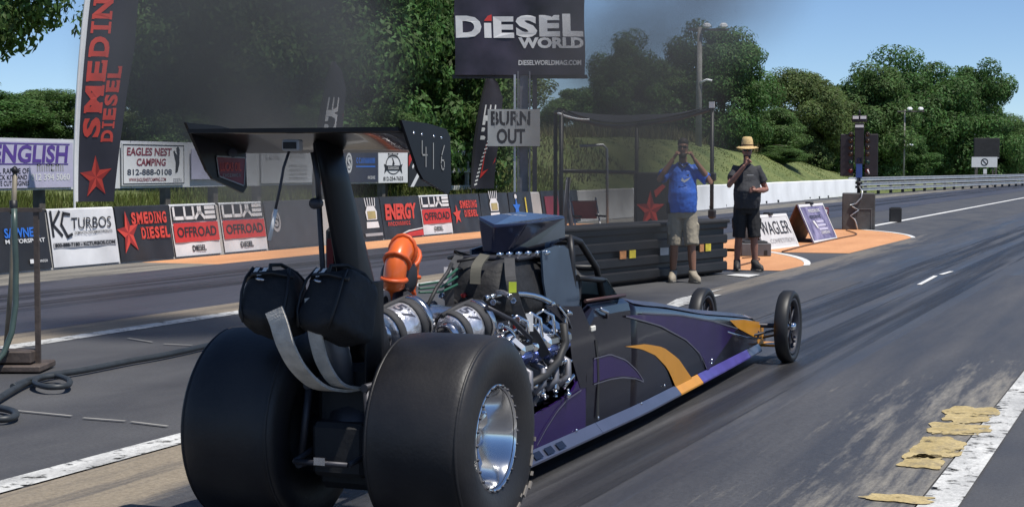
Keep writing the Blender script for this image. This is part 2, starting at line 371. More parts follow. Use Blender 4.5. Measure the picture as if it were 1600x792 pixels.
# narrow expansion joints on the apron
M_JOINT = mat('joint_seal', (.30, .29, .27), .7, var=.2)
for i, (a, c) in enumerate([((10, 642), (112, 652)), ((130, 655), (196, 660)), ((205, 661), (262, 668)), ((200, 530), (238, 536)), ((256, 539), (300, 541)), ((1436, 446), (1462, 432)), ((1470, 430), (1487, 425))]):
    A, B = gnd(*a), gnd(*c); d = (B - A).normalized(); nn = Vector((-d.y, d.x, 0)) * (.012 if i < 5 else .03)
    sheet('joint_line', [(A - nn).xy, (B - nn).xy, (B + nn).xy, (A + nn).xy], .012, M_JOINT if i < 5 else M_WCLEAN)
# orange paint: strip along the barrier, two pads in the median
strip('orange_strip', -15.3, -13.9, 22.2, 42, .004, M_ORANGE)
def curve_pts(a, b, bul, n=10):
    a, b = Vector(a), Vector(b); d = b - a; nn = Vector((-d.y, d.x)); return [a + d * t + nn * bul * 4 * t * (1 - t) for t in [i / n for i in range(n + 1)]]
def pad(y0, y1, z=.006):
    e = [(-8.75, y0), (-5.42, y0 + .25), (-5.38, y1 - 3.2)] + [tuple(p) for p in curve_pts((-5.38, y1 - 3.2), (-7.6, y1 + 1.6), -.07)][1:] + [(-8.75, y1 + 1.6)]
    sheet('orange_pad', e, z, M_ORANGE)
    c = curve_pts((-5.38, y1 - 3.2), (-7.6, y1 + 1.6), -.07); o = [Vector(p) + Vector((.07, .15)) for p in c]
    mb = MB(); mb.add([(p[0], p[1], z + .004) for p in c] + [(p[0], p[1], z + .004) for p in o], [(i, i + 1, len(c) + i + 1, len(c) + i) for i in range(len(c) - 1)]); struct('painted_edge', mb, M_WCLEAN)
pad(23.6, 28.4); pad(28.9, 39.2)
strip('concrete_edge', -5.40, -4.7, 19, 48, .0055, M_WORNM)
sheet('painted_line', [gnd(1040, 478).xy, gnd(1058, 468).xy, gnd(1130, 452).xy, gnd(1112, 458).xy], .012, M_WLINE)
sheet('painted_line', [gnd(1135, 431).xy, gnd(1150, 429).xy, gnd(1188, 430).xy, gnd(1170, 434).xy], .012, M_WCLEAN)
# ================================================================== BARRIER, GUARDRAIL
M_CWALL = mat('barrier_concrete', (.42, .41, .39), .85, var=.2, scale=1.2, bump=.3, bscale=30)
M_WWALL = mat('white_barrier', (.76, .77, .78), .75, var=.1, scale=.8, bump=.2, bscale=20)
BX = -15.56                                   # face of the barrier, foot at BX + .2
def wall_seg(x, y0, y1, h=.88):
    sec = [(-.32, 0), (.13, 0), (.0, h - .03), (-.03, h), (-.20, h), (-.24, h - .03), (-.32, .1)]
    mb = MB(); rs = [[Vector((x + a, y, z)) for a, z in sec] for y in (y0, y1)]; mb.loft(rs, smooth=False); return mb
wall = thing('concrete_barrier', 'long low concrete wall along far lane, hung with sponsor banners, painted white farther down', 'barrier', (BX, 19, 0))
y = -6.0
while y < 91:
    L_ = 3.05; o = ob('wall_segment', wall_seg(0, 0, L_ - .02, .865 + .004 * math.sin(y)), M_CWALL if y < 48 else M_WWALL, wall); o.location = (interp(y, [-6, 40, 60, 91], [0, 0, -.6, -1.2]), y - 19, 0); y += L_
M_DARK = mat('dark_hole', (.02, .02, .02), .8)
for i in range(16):                           # drain notches at the wall foot
    yy = 54 + i * 2.4; mb = MB(); mb.box((0, 0, .06), (.06, .25, .1)); o = ob('drain_slot', mb, M_DARK, wall); o.location = (interp(yy, [-6, 40, 60, 91], [0, 0, -.6, -1.2]) + .125, yy - 19, 0)
M_GALV = mat('galvanised_steel', (.55, .56, .57), .45, .7, var=.15, scale=2)
M_POST = mat('weathered_post', (.10, .09, .08), .8, var=.3)
gA, gB = Vector((-16.9, 90.5, 0)), Vector((-12.4, 141, 0)); gd = (gB - gA); gdir = gd.normalized(); gn = Vector((gdir.y, -gdir.x, 0)); GL = 260
rail = thing('guardrail', 'grey steel guardrail of three corrugated rails beyond the white wall', 'guardrail', gA, math.atan2(gdir.y, gdir.x))
for hz in (.30, .58, .86):
    sec = [(0, -.13), (.06, -.09), (.0, -.03), (.0, .03), (.06, .09), (0, .13), (-.02, .13), (-.02, -.13)]
    mb = MB(); mb.loft([[Vector((x, -a, hz + z * .8)) for a, z in sec] for x in (0, GL)], smooth=False); ob('rail', mb, M_GALV, rail)
pm = None
for i in range(90):
    if pm is None: mb = MB(); mb.box((0, .12, .48), (.12, .16, .98)); pm = mb.mesh('post'); pm.materials.append(M_POST)
    o = ob('post', pm, None, rail); o.location = (1.0 + i * 2.85, 0, 0)
# ================================================================== TREES, BUSHES, GRASS
def leaf_mat(name, c, isl=.45):
    m = mat(name, c, .6, var=.35, scale=.9, island=isl, spec=.3); n = m.node_tree.nodes; L = m.node_tree.links; b = n['Principled BSDF']
    tr = n.new('ShaderNodeBsdfTranslucent'); mx = n.new('ShaderNodeMixShader'); mx.inputs[0].default_value = .45
    src = b.inputs['Base Color'].links[0].from_socket; L.new(src, tr.inputs[0]); L.new(b.outputs[0], mx.inputs[1]); L.new(tr.outputs[0], mx.inputs[2]); L.new(mx.outputs[0], n['Material Output'].inputs[0]); return m
LEAF = [leaf_mat('leaf_deep', (.085, .165, .046)), leaf_mat('leaf_mid', (.106, .180, .054)), leaf_mat('leaf_olive', (.130, .178, .060))]
M_BARK = mat('bark', (.10, .08, .06), .9, var=.35, scale=5, bump=.6)
def crown_mesh(name, rx, ry, rz, nclump, per, leaf, m, seed, low=-.75, clump=(.17, .34)):
    """leaf-sized faces on the shells of many clumps spread through an uneven crown"""
    g = np.random.default_rng(seed); cs = []; rs = []
    while len(cs) < nclump:
        p = g.normal(size=3); p /= np.linalg.norm(p); p *= g.uniform(.35, 1.0) ** .55
        if p[2] < low: continue
        k = 1 + .22 * math.sin(3.1 * p[0] + seed) * math.cos(2.7 * p[1] - seed) + .12 * math.sin(5.3 * p[2] + seed * 2)
        cs.append(p * np.array([rx, ry, rz]) * k * (.9 if p[2] > 0 else 1)); rs.append(g.uniform(*clump) * (rx + rz) / 2)
    cs = np.array(cs); rs = np.array(rs); N = nclump * per
    idx = np.repeat(np.arange(nclump), per); d = g.normal(size=(N, 3)); d /= np.linalg.norm(d, axis=1)[:, None]
    rad = rs[idx] * (g.uniform(.30, 1.10, N) ** .45); P = cs[idx] + d * rad[:, None] * np.array([1.1, 1.1, .72])
    nr = d + g.normal(size=(N, 3)) * .45 + np.array([0, 0, .35]); nr /= np.linalg.norm(nr, axis=1)[:, None]
    a = np.cross(nr, g.normal(size=(N, 3))); a /= np.linalg.norm(a, axis=1)[:, None]; b = np.cross(nr, a)
    s = leaf * g.uniform(.6, 1.3, N)[:, None]
    V = np.empty((N, 4, 3)); V[:, 0] = P - a * s; V[:, 1] = P - b * s * .45 + nr * s * .1; V[:, 2] = P + a * s; V[:, 3] = P + b * s * .45 + nr * s * .1
    return np_mesh(name, V.reshape(-1, 3), np.arange(N * 4).reshape(-1, 4), m)
def trunk_mesh(h, r, spread, seed):
    g = random.Random(seed); mb = MB(); top = Vector((g.uniform(-.3, .3), g.uniform(-.3, .3), h))
    mb.tube([(0, 0, -.4), (.02, .03, h * .3), (top.x * .6, top.y * .6, h * .65), top], [r * 1.25, r, r * .75, r * .35], 9)
    for i in range(9):
        t = g.uniform(.3, .95); q = g.uniform(0, 6.28); s = Vector((top.x * t, top.y * t, h * t)); e = s + Vector((math.cos(q) * spread, math.sin(q) * spread, spread * g.uniform(.25, .9)))
        mb.tube([s, s.lerp(e, .5) + Vector((0, 0, .12 * spread)), e], [r * .45, r * .3, r * .1], 6)
    return mb
CROWNS = []
for i, (nc, per, lf, mi) in enumerate([(125, 560, .106, 0), (135, 540, .104, 1), (110, 580, .104, 2), (135, 540, .108, 1), (125, 560, .104, 0)]):
    CROWNS.append(crown_mesh('crown', 3.4, 3.4, 3.6, nc, per, lf, LEAF[mi], 20 + i, low=-.9))
TRK = [trunk_mesh(5.2, .24, 2.0, i).mesh('trunk') for i in range(3)]
for t in TRK: t.materials.append(M_BARK)
def tree(px, dep, top_py, hw_px, label, k, name='broadleaf_tree', base=None, group='trees behind the track', zc=None, squat=1.0):
    """stands on the ground under pixel column px at that distance; the crown top reaches top_py"""
    g0 = far(px, 262, dep); gz = ground_z(g0.x, g0.y) if base is None else base
    ztop = CAMH + (262 - top_py) / FPX * dep; rx = hw_px / FPX * dep; H = ztop - gz
    t = thing(name, label, 'tree', (g0.x, g0.y, gz), random.uniform(0, 6.28), group)
    rz = min(H * .52, rx * 1.35 * squat); cz = H - rz * .97
    c = ob('crown', CROWNS[k % len(CROWNS)], None, t); c.scale = (rx / 3.5, rx / 3.5, rz / 3.6); c.location = (0, 0, cz); c.rotation_euler = (0, 0, k * 1.3)
    tr = ob('trunk', TRK[k % 3], None, t); s = max(.35, rx / 3.6); tr.scale = (s, s, max(.2, (cz + rz * .3) / 5.2))
    return t
def clump(px, dep, top_py, hw_px, label, k, name='bush', group='bushes along the bank'): return tree(px, dep, top_py, hw_px, label, k, name, group=group, squat=.75)
tree(-135, 40, -440, 215, 'leafy tree at the left edge with branches hanging over the sponsor boards', 1)
tree(322, 46, -175, 165, 'tall dense tree just behind the red and black feather flag', 3)
tree(430, 52, -120, 185, 'tall dark tree seen through the black smoke above the wing', 0)
tree(560, 47, -150, 175, 'tall bright tree right of the smoke, above the upright car wing strut', 4)
tree(668, 50, -110, 150, 'tall tree beside the left edge of the hanging billboard', 1)
clump(745, 62, 60, 105, 'lower tree beneath the billboard behind the white rail fence', 2, 'broadleaf_tree', 'trees behind the track')
tree(975, 88, 62, 66, 'narrow smoke-darkened tree right of the billboard', 0)
tree(905, 95, 140, 75, 'low tree in the haze below and right of the billboard', 3)
tree(1050, 96, 92, 70, 'tree in the haze just left of the floodlight pole', 1)
tree(1128, 88, 42, 82, 'tall rounded tree behind the floodlight pole', 4)
tree(1262, 108, 100, 78, 'rounded tree between the floodlight pole and the starting lights', 2)
tree(1350, 122, 108, 80, 'tree directly behind the starting lights', 3)
tree(1435, 150, 92, 95, 'broad tall tree right of the starting lights', 0)
tree(1512, 160, 104, 72, 'tall tree rising behind the small no-entry sign', 4)
tree(1572, 170, 178, 42, 'last shorter tree at the right end of the tree line', 1)
tree(1635, 230, 228, 60, 'distant low tree at the right edge', 2)
for i, (px, dep, top, hw, lb) in enumerate([
    (-40, 74, 132, 120, 'wide leafy bush behind the sponsor boards at the left edge'), (75, 76, 140, 75, 'leafy bush behind the sponsor boards left of the tall feather flag'),
    (185, 60, 130, 60, 'bush hidden mostly by the tall feather flag'), (290, 44, 150, 75, 'bush at the foot of the trees right of the tall feather flag'), (395, 45, 165, 70, 'bush above the left wing end plate'),
    (505, 44, 150, 60, 'bush behind the smaller feather flag near the wing'), (600, 44, 165, 60, 'bush above the right wing end plate'), (690, 52, 170, 55, 'bush behind the white rail fence'),
    (1190, 98, 170, 60, 'bush at the foot of the tall rounded tree'), (1290, 112, 195, 55, 'bush left of the starting lights at tree foot'), (1395, 124, 200, 60, 'bush just right of the starting lights'),
    (1470, 150, 205, 55, 'bush left of the no-entry sign'), (1550, 162, 215, 45, 'bush right of the no-entry sign'), (1225, 90, 228, 40, 'low bush at the top of the grass slope'), (1590, 200, 238, 50, 'low distant bush at the right end of the guardrail')]):
    clump(px, dep, top, hw, lb, i)
# grass and weeds: nobody could count them
def blades(name, n, fx, fy, hmin, hmax, wd, m, label, seed):
    g = np.random.default_rng(seed); X = g.uniform(*fx, n); Y = g.uniform(*fy, n); Z = np.array([ground_z(a, b) for a, b in zip(X, Y)])
    h = g.uniform(hmin, hmax, n); q = g.uniform(0, 6.28, n); lx, ly = g.normal(0, .3, n) * h, g.normal(0, .3, n) * h
    V = np.empty((n, 3, 3)); dx, dy = np.cos(q) * wd, np.sin(q) * wd
    V[:, 0] = np.stack([X - dx, Y - dy, Z - .02], 1); V[:, 1] = np.stack([X + dx, Y + dy, Z - .02], 1); V[:, 2] = np.stack([X + lx, Y + ly, Z + h], 1)
    return ob(name, np_mesh(name, V.reshape(-1, 3), np.arange(n * 3).reshape(-1, 3), m), None, label=label, cat='grass', kind='stuff')
M_GB = leaf_mat('grass_blade', (.15, .175, .045), .5); M_WD = leaf_mat('dry_weed', (.20, .18, .09), .5)
blades('grass', 42000, (-23, -16.1), (16, 52), .08, .32, .018, M_GB, 'rough green grass behind the banner-hung concrete wall', 3)
blades('grass', 22000, (-29, -16.9), (46, 125), .02, .05, .03, M_GB, 'mown grass on the slope behind the white wall', 4)
blades('weeds', 9000, (-27, -22.5), (66, 112), .25, .9, .03, M_WD, 'tall dry weeds along the top of the grass slope', 5)
blades('weeds', 3000, (-24, -19), (44, 60), .08, .30, .025, M_WD, 'brown weeds on the bank behind the black canopy frame', 6)
# ================================================================== SPONSOR BOARDS ON POSTS
HX = -18.0
def hoard_fn(y0, z0): return lambda u, v, h: Vector((h, u + y0, v + z0))
M_BOARD = mat('board_white', (.62, .63, .65), .6, var=.06, scale=1.5)
hd = thing('sponsor_hoarding', 'long white raised board on dark posts behind the concrete wall', 'hoarding', (HX - .06, 17, 0))
hy = [17.0, 22.0, 25.9, 29.2, 33.4, 35.2, 38.3]
for a, b in zip(hy[:-1], hy[1:]):
    mb = MB(); mb.box((-.015, (a + b) / 2 - 17, 1.555), (.03, b - a - .02, .87)); ob('board', mb, M_BOARD, hd)
for yy in (19.2, 23.4, 27.2, 28.9, 30.6, 33.5, 36.5): mb = MB(); mb.box((-.13, yy - 17, .95), (.14, .16, 2.0)); ob('post', mb, M_POST, hd)
def board_sign(name, label, y0, y1, z0, z1, bgm, cat='sign', group='signs on the raised board'):
    t = thing(name, label, cat, (HX, y0, z0), 0, group); mb = MB(); mb.box((-.012, (y1 - y0) / 2, (z1 - z0) / 2), (.02, y1 - y0, z1 - z0)); ob('sign_face', mb, bgm, t)
    return t, Panel(t, lambda u, v, h: Vector((h, u, v)), .003), y1 - y0, z1 - z0
t, P, W, H = board_sign('sponsor_sign', 'lavender ENGLISH sign with purple italic lettering on the raised board', 21.75, 24.1, 1.16, 1.93, PLV)
P.text('ENGLISH', (.22, .42, 2.2, .72), PPU, .03, .15); P.put(stroke2d([[(.2, .74), (2.25, .74)], [(.2, .40), (2.2, .40)]], .02), PPU, 'stripe'); P.put(scrib((1.35, .28, 2.1, .40), 6), PG)
P.text('FULL RANGE OF', (.15, .24, 1.15, .33), PB, .01); P.text('TRUCK KITS AND', (.15, .14, 1.1, .22), PB, .01); P.text('CRATE CUT ENGINES', (.15, .04, 1.15, .12), PB, .01); P.text('812 394 5060', (1.2, .12, 2.25, .24), PW, .02)
t, P, W, H = board_sign('sponsor_sign', 'small white sign with a black hexagon outline left of the tall feather flag', 24.35, 25.15, 1.2, 1.9, M_BOARD)
P.put(stroke2d([[(.1, .2), (.1, .55), (.3, .65), (.6, .65), (.75, .55), (.75, .2), (.5, .08), (.3, .08), (.1, .2)]], .03), PB, 'emblem'); P.text('V', (.2, .25, .55, .52), PMA, .05)
t, P, W, H = board_sign('sponsor_sign', 'white EAGLES NEST CAMPING sign with a standing eagle on the raised board', 25.55, 27.6, 1.17, 1.95, PW)
P.put(stroke2d([[(.03, .03), (W - .03, .03), (W - .03, H - .03), (.03, H - .03), (.03, .03)]], .018), PB, 'border')
P.text('EAGLES NEST', (.15, .55, 1.6, .70), PMA, .03, .12); P.text('CAMPING', (.45, .36, 1.4, .50), PMA, .03, .12); P.text('812-888-0108', (.15, .19, 1.6, .30), PNV, .02); P.text('WWW.EAGLESNESTCAMPING.COM', (.2, .07, 1.4, .14), PMA, .01)
P.put(poly2d([(1.72, .22), (1.80, .25), (1.86, .40), (1.88, .68), (1.82, .74), (1.76, .70), (1.79, .55), (1.70, .66), (1.66, .64), (1.74, .42)]), PB, 'eagle'); P.put(scrib((1.65, .06, 1.95, .12), 5), PG)
t, P, W, H = board_sign('sponsor_sign', 'grey VP sign with red and navy letters, half hidden by the left wing end plate', 27.85, 29.9, 1.27, 1.86, PLV)
P.put(stroke2d([[(.5, .5), (.62, .12), (.74, .5)], [(.8, .1), (.8, .5), (1.0, .5), (1.04, .38), (.98, .3), (.8, .3)]], .07), PNV, 'emblem'); P.put(stroke2d([[(1.0, .12), (1.35, .12), (1.35, .26), (1.05, .26)]], .06), PR, 'emblem')
t, P, W, H = board_sign('sponsor_sign', 'pale sign with faint grey print seen through smoke between wing and strut', 30.5, 32.9, 1.17, 1.93, M_BOARD)
P.put(scrib((.15, .5, .8, .68), 4), PG); P.put(scrib((1.2, .54, 1.9, .66), 5), PG)
for i in range(4): P.put(scrib((1.15, .34 - i * .09, 1.95, .39 - i * .09), 9), PG)
t, P, W, H = board_sign('sponsor_sign', 'dark navy sign with a white shield emblem just right of the wing strut', 34.1, 35.95, 1.15, 1.88, PNV)
P.put(disc2d((.35, .46), .16, .24, 20, .72), PW, 'emblem'); P.text('S', (.27, .32, .44, .60), PW, .04); P.put(scrib((.7, .45, 1.7, .58), 8), PBL); P.put(rect2d(.7, .36, 1.7, .39), PBL, 'stripe'); P.put(scrib((1.3, .08, 1.7, .15), 5), PW)
t, P, W, H = board_sign('sponsor_sign', 'white sign with a black ribbon emblem and phone number left of the wing number', 35.98, 37.6, 1.13, 1.9, PW)
P.put(disc2d((.8, .44), .42, .24, 28, .90), PB, 'emblem'); P.put(scrib((.5, .61, 1.1, .72), 6), PB); P.put(poly2d([(.30, .22), (.42, .30), (1.18, .30), (1.30, .22), (1.26, .36), (1.32, .46), (1.14, .42), (.46, .42), (.28, .46), (.34, .36)]), PB, 'ribbon', 2)
P.put(poly2d([(.74, .44), (.82, .42), (.88, .46), (.80, .58), (.72, .62), (.78, .52)]), PB, 'emblem'); P.put(scrib((.5, .33, 1.1, .39), 8), PW, layer=3); P.text('812-254-7633', (.25, .05, 1.35, .15), PB, .02)
t, P, W, H = board_sign('sponsor_sign', 'black and red sign behind the right wing end plate', 37.65, 39.6, 1.02, 1.9, PB)
P.put(poly2d([(.1, .0), (.3, .0), (.9, .5), (.7, .5)]), PW, 'stripe'); P.put(poly2d([(0, .5), (.4, .88), (.15, .88), (0, .75)]), PR, 'stripe'); P.put(stroke2d([[(.25, .5), (.5, .75), (.8, .55)]], .08), PW, 'emblem')
# white rail fence
M_WOODW = mat('pale_rail', (.45, .46, .46), .7, var=.12)
rf = thing('rail_fence', 'pale three-rail fence right of the wing end plate', 'fence', (-19.5, 43.0, .3))
for hz in (.62, 1.12, 1.62): mb = MB(); mb.box((0, 2.0, hz), (.05, 4.0, .13)); ob('rail', mb, M_WOODW, rf)
for yy in (.3, 1.9, 3.7): mb = MB(); mb.box((-.07, yy, .7), (.09, .12, 2.1)); ob('post', mb, M_WOODW, rf)
# ================================================================== BANNERS ON THE WALL
def banner_map(y0, y1, seed, sag=.0):
    def f(u, v, h):
        wv = 0 if h > 0 else -.012 * (1 + math.sin(u * 4.1 + seed) * math.sin(v * 5 + seed * 2)) * .5 - .004 * (1 + math.sin(u * 11 + v * 4 + seed))
        a = .13 * (1 - v / .86) + .040 + wv
        return Vector((a + h, u, v))
    return f
def banner(y0, y1, label, bgm, z0=.03, z1=.87, group='banners hung on the concrete wall'):
    s = y0; t = thing('wall_banner', label, 'banner', (BX, y0, 0), 0, group); f = banner_map(y0, y1, s); W = y1 - y0
    nu, nv = 24, 12; mb = MB(); mb.add([f(W * i / nu, z0 + (z1 - z0) * j / nv, 0) for j in range(nv + 1) for i in range(nu + 1)], [(j * (nu + 1) + i, j * (nu + 1) + i + 1, (j + 1) * (nu + 1) + i + 1, (j + 1) * (nu + 1) + i) for j in range(nv) for i in range(nu)], True)
    top = [f(W * i / nu, z1, 0) for i in range(nu + 1)]; bk = [Vector((-.22, W * i / nu, z1 + .012)) for i in range(nu + 1)]; m1 = [Vector((p.x - .02, p.y, z1 + .02)) for p in top]
    mb.add(top + m1 + bk, [(k * (nu + 1) + i, k * (nu + 1) + i + 1, (k + 1) * (nu + 1) + i + 1, (k + 1) * (nu + 1) + i) for k in range(2) for i in range(nu)], True)
    ob('cloth', mb, bgm, t, fixn=False); return t, Panel(t, f, .006), W
VB = mat('vinyl_black', (.022, .021, .022), .42, var=.25, scale=2, bump=.5, bscale=2.5); VW = mat('vinyl_white', (.66, .66, .67), .45, var=.14, scale=1.6, bump=.5, bscale=2.5); VN = mat('vinyl_charcoal', (.05, .052, .06), .45, var=.15)
t, P, W = banner(18.3, 20.1, 'black banner with blue and white lettering at the left edge behind the hose stand', VB)
P.text('SAWNEX', (.82, .50, 1.6, .64), PBL, .03); P.text('MOTORSPORT', (.82, .42, 1.7, .48), PW, .02); P.put(rect2d(1.30, .12, 1.38, .18), PW, 'emblem'); P.put(scrib((1.42, .13, 1.7, .165), 7), PW)
t, P, W = banner(20.15, 21.78, 'white KC TURBOS banner with black lettering on the wall', VW)
P.put(stroke2d([[(.06, .50), (.06, .84)], [(.26, .84), (.08, .66), (.26, .50)]], .05), PB); P.put(stroke2d([[(.50, .80), (.36, .82), (.28, .66), (.40, .47), (.50, .50)]], .045), PB); P.text('TURBOS', (.52, .58, 1.52, .75), PB, .0, .15); P.text('DOMINATING PERFORMANCE PRODUCTS', (.58, .50, 1.52, .545), PB, .01)
P.put(rect2d(.03, .31, 1.58, .39), PG, 'stripe'); P.text('800-888-7180 - KCTURBOS.COM', (.06, .325, 1.54, .38), PB, .03, layer=2)
t, P, W = banner(21.82, 23.3, 'black SMEDING DIESEL banner with a red star, left of the paired white banners', VB)
star_print(P, (.27, .46), .36, .85, .1); P.put(slab_text('SMEDING', (.38, .60, 1.38, .79)), PO); P.put(slab_text('DIESEL', (.60, .36, 1.42, .55)), PO)
def luxe_banner(y0, y1, label, sub='DIESEL'):
    t, P, W = banner(y0, y1, label, VW); P.put(rect2d(.02, .60, W - .02, .86), PB, 'stripe'); P.put(luxe2d((.05, .63, W - .06, .85), .058), PW, layer=2)
    P.put(rect2d(.02, .26, W - .02, .58), PR, 'stripe'); P.text('OFFROAD', (.10, .34, W - .10, .51), PB, .02, layer=2); P.text(sub, (.36 * W, .10, .66 * W, .20), PB, .03); return t
luxe_banner(23.34, 24.74, 'left one of the two LUXE OFFROAD banners standing side by side'); luxe_banner(24.86, 26.3, 'right one of the two side by side LUXE OFFROAD banners, tinted by smoke')
t, P, W = banner(26.36, 28.4, 'plain charcoal banner with a faint shield emblem left of the wing strut', VN)
P.put(disc2d((.35, .52), .16, .2, 20, .7), PG, 'emblem'); P.text('S', (.27, .42, .43, .62), PG, .04)
t, P, W = banner(29.9, 31.05, 'dark banner with a gold and white engine emblem just right of the wing strut', VB)
def engine_emblem(P, cx, cy, s):
    P.put(poly2d([(cx - .3 * s, cy - .12 * s), (cx + .3 * s, cy - .12 * s), (cx + .34 * s, cy + .1 * s), (cx + .2 * s, cy + .26 * s), (cx - .2 * s, cy + .26 * s), (cx - .34 * s, cy + .1 * s)]), PW, 'emblem')
    P.put(rect2d(cx - .24 * s, cy - .09 * s, cx + .24 * s, cy + .12 * s), PGO, 'emblem', 2); P.put(stroke2d([[(cx - .26 * s + i * .13 * s, cy + .26 * s), (cx - .3 * s + i * .15 * s, cy + .46 * s)] for i in range(5)], .04 * s), PW, 'emblem')
    P.put(poly2d([(cx - .38 * s, cy - .34 * s), (cx + .38 * s, cy - .34 * s), (cx + .34 * s, cy - .17 * s), (cx - .34 * s, cy - .17 * s)]), PW, 'ribbon')
engine_emblem(P, .68, .52, .75); P.put(rect2d(.3, .10, 1.08, .16), PG, 'stripe')
t, P, W = banner(31.08, 32.98, 'black banner with red ENERGY lettering and a red and white foot', VB)
P.text('ENERGY', (.15, .40, 1.65, .74), PO, .05, .12); P.put(scrib((.2, .28, 1.3, .36), 10), PO); P.put(poly2d([(.5, .03), (1.88, .03), (1.88, .16), (1.2, .12)]), PR, 'stripe'); P.put(poly2d([(.5, .05), (1.2, .14), (1.88, .18), (1.88, .20), (1.15, .165)]), PW, 'stripe')
luxe_banner(33.0, 34.55, 'single LUXE OFFROAD banner left of the billboard post')
t, P, W = banner(34.6, 36.3, 'black banner with small red star and red lettering left of the engine scoop', VB)
P.put(star2d((.3, .42), .24, 1.0, .1), PO, 'emblem'); P.put(slab_text('SMEDING', (.5, .56, 1.5, .74)), PO); P.put(slab_text('DIESEL', (.7, .36, 1.5, .52)), PO)
t, P, W = banner(36.35, 38.1, 'black banner with white engine emblem directly above the engine scoop', VB); engine_emblem(P, .8, .55, .8)
t, P, W = banner(38.15, 39.7, 'dark banner with blue emblem and yellow mark beside the billboard post', VB); P.put(star2d((.45, .5), .26), PBL, 'emblem'); P.put(rect2d(1.05, .2, 1.13, .75), PY, 'emblem'); P.put(disc2d((.45, .78), .08, .06), PW, 'emblem')
t, P, W = banner(40.4, 43.2, 'black and red banner with white letter right of the billboard post', VB); P.put(rect2d(.2, .1, 1.2, .75), PMA, 'stripe'); P.text('U', (1.7, .25, 2.1, .6), PW, .05)
# ================================================================== FEATHER FLAGS
def feather(name, label, base, tops, cloth, draw, wd, hgt, lean, face_rz, pole_white=True, taper=None):
    """tall bowed banner: local u across, v up; the mast bends over at the top"""
    t = thing(name, label, 'flag', base, face_rz, 'feather flags')
    def off(v): return lean * (v / hgt) ** 2.0
    def wid(v): return wd * interp(v / hgt, [0, .55, .8, .93, 1.0], taper or [.82, 1.15, 1.1, .75, .15])
    def f(u, v, h): return Vector((off(v) + u * wid(v), -h + .03 * math.sin(v * 2.2 + u * 2) + .02 * math.sin(u * 5 + v), v))
    nu, nv = 8, 40; mb = MB(); mb.add([f(i / nu, .05 + (hgt - .05) * j / nv, 0) for j in range(nv + 1) for i in range(nu + 1)], [(j * (nu + 1) + i, j * (nu + 1) + i + 1, (j + 1) * (nu + 1) + i + 1, (j + 1) * (nu + 1) + i) for j in range(nv) for i in range(nu)], True)
    ob('cloth', mb, cloth, t, fixn=False)
    mb = MB(); mb.tube([f(0, -.9 + (hgt + .9) * k / 20, 0) + Vector((-.015, 0, 0)) if k > 3 else Vector((-.015, .0, -.9 + (hgt + .9) * k / 20)) for k in range(21)], .022, 6); ob('mast', mb, PW if pole_white else PB, t)
    mb = MB(); mb.add([f(a, .05 + (hgt - .05) * j / nv, .006) for j in range(nv + 1) for a in (0, .07)], [(2 * j, 2 * j + 1, 2 * j + 3, 2 * j + 2) for j in range(nv)], True); ob('sleeve', mb, PW if pole_white else PB, t, fixn=False)
    draw(Panel(t, f, .008), hgt); return t
FCL = mat('flag_navy', (.030, .028, .040), .5, var=.15, scale=2, bump=.1)
b0 = onx(118, 318, -16.6)
def draw_smeding(P, hgt):
    def up_text(t, u0, u1, v0, v1):
        V, Fs = slab_text(t, (0, 0, 1, 1)); P.put(([(u1 - y * (u1 - u0), v0 + x * (v1 - v0)) for x, y in V], Fs), PO)
    V, Fs = star2d((0, 0), 1, 1, .1); V = [(.50 + x * .40, .44 + y * .36) for x, y in V]; P.put((V, Fs[0::2]), PO, 'star_facets'); P.put((V, Fs[1::2]), PRD, 'star_facets')
    up_text('SMEDING', .14, .52, 1.05, 3.75); up_text('DIESEL', .55, .82, 1.0, 2.25)
feather('feather_flag', 'tall navy feather flag with red SMEDING DIESEL and star', (b0.x, b0.y, .9), 0, FCL, draw_smeding, .73, 4.6, .42, R(38))
def draw_luxe(P, hgt):
    V, Fs = luxe2d((0, 0, 1, 1), .12); P.put(([(.62 - y * .5 + .1, .45 * hgt + x * .28 * hgt) for x, y in V], Fs), PW)
    P.put(([(.35, .1 * hgt), (.95, .25 * hgt), (.98, .62 * hgt), (.5, .40 * hgt)], [(0, 1, 2, 3)]), PR, 'stripe')
    for k in range(14): P.put(([(.12 + .5 * (k / 14), .04 * hgt + k * .034 * hgt), (.24 + .5 * (k / 14), .05 * hgt + k * .034 * hgt), (.24 + .5 * (k / 14), .065 * hgt + k * .034 * hgt), (.12 + .5 * (k / 14), .055 * hgt + k * .034 * hgt)], [(0, 1, 2, 3)]), PW, 'tread_mark')
b1 = onx(490, 312, -16.9); feather('feather_flag', 'black and red LUXE feather flag rising behind the wing strut', (b1.x, b1.y, .86), 0, FCL, draw_luxe, .50, 2.85, .42, R(30), False, [.8, 1.0, .85, .5, .1])
b2 = onx(737, 302, -18.6); feather('feather_flag', 'black and red LUXE feather flag beside the billboard post', (b2.x, b2.y, .86), 0, FCL, draw_luxe, .70, 3.25, .46, R(28), False, [.9, 1.0, .85, .5, .1])
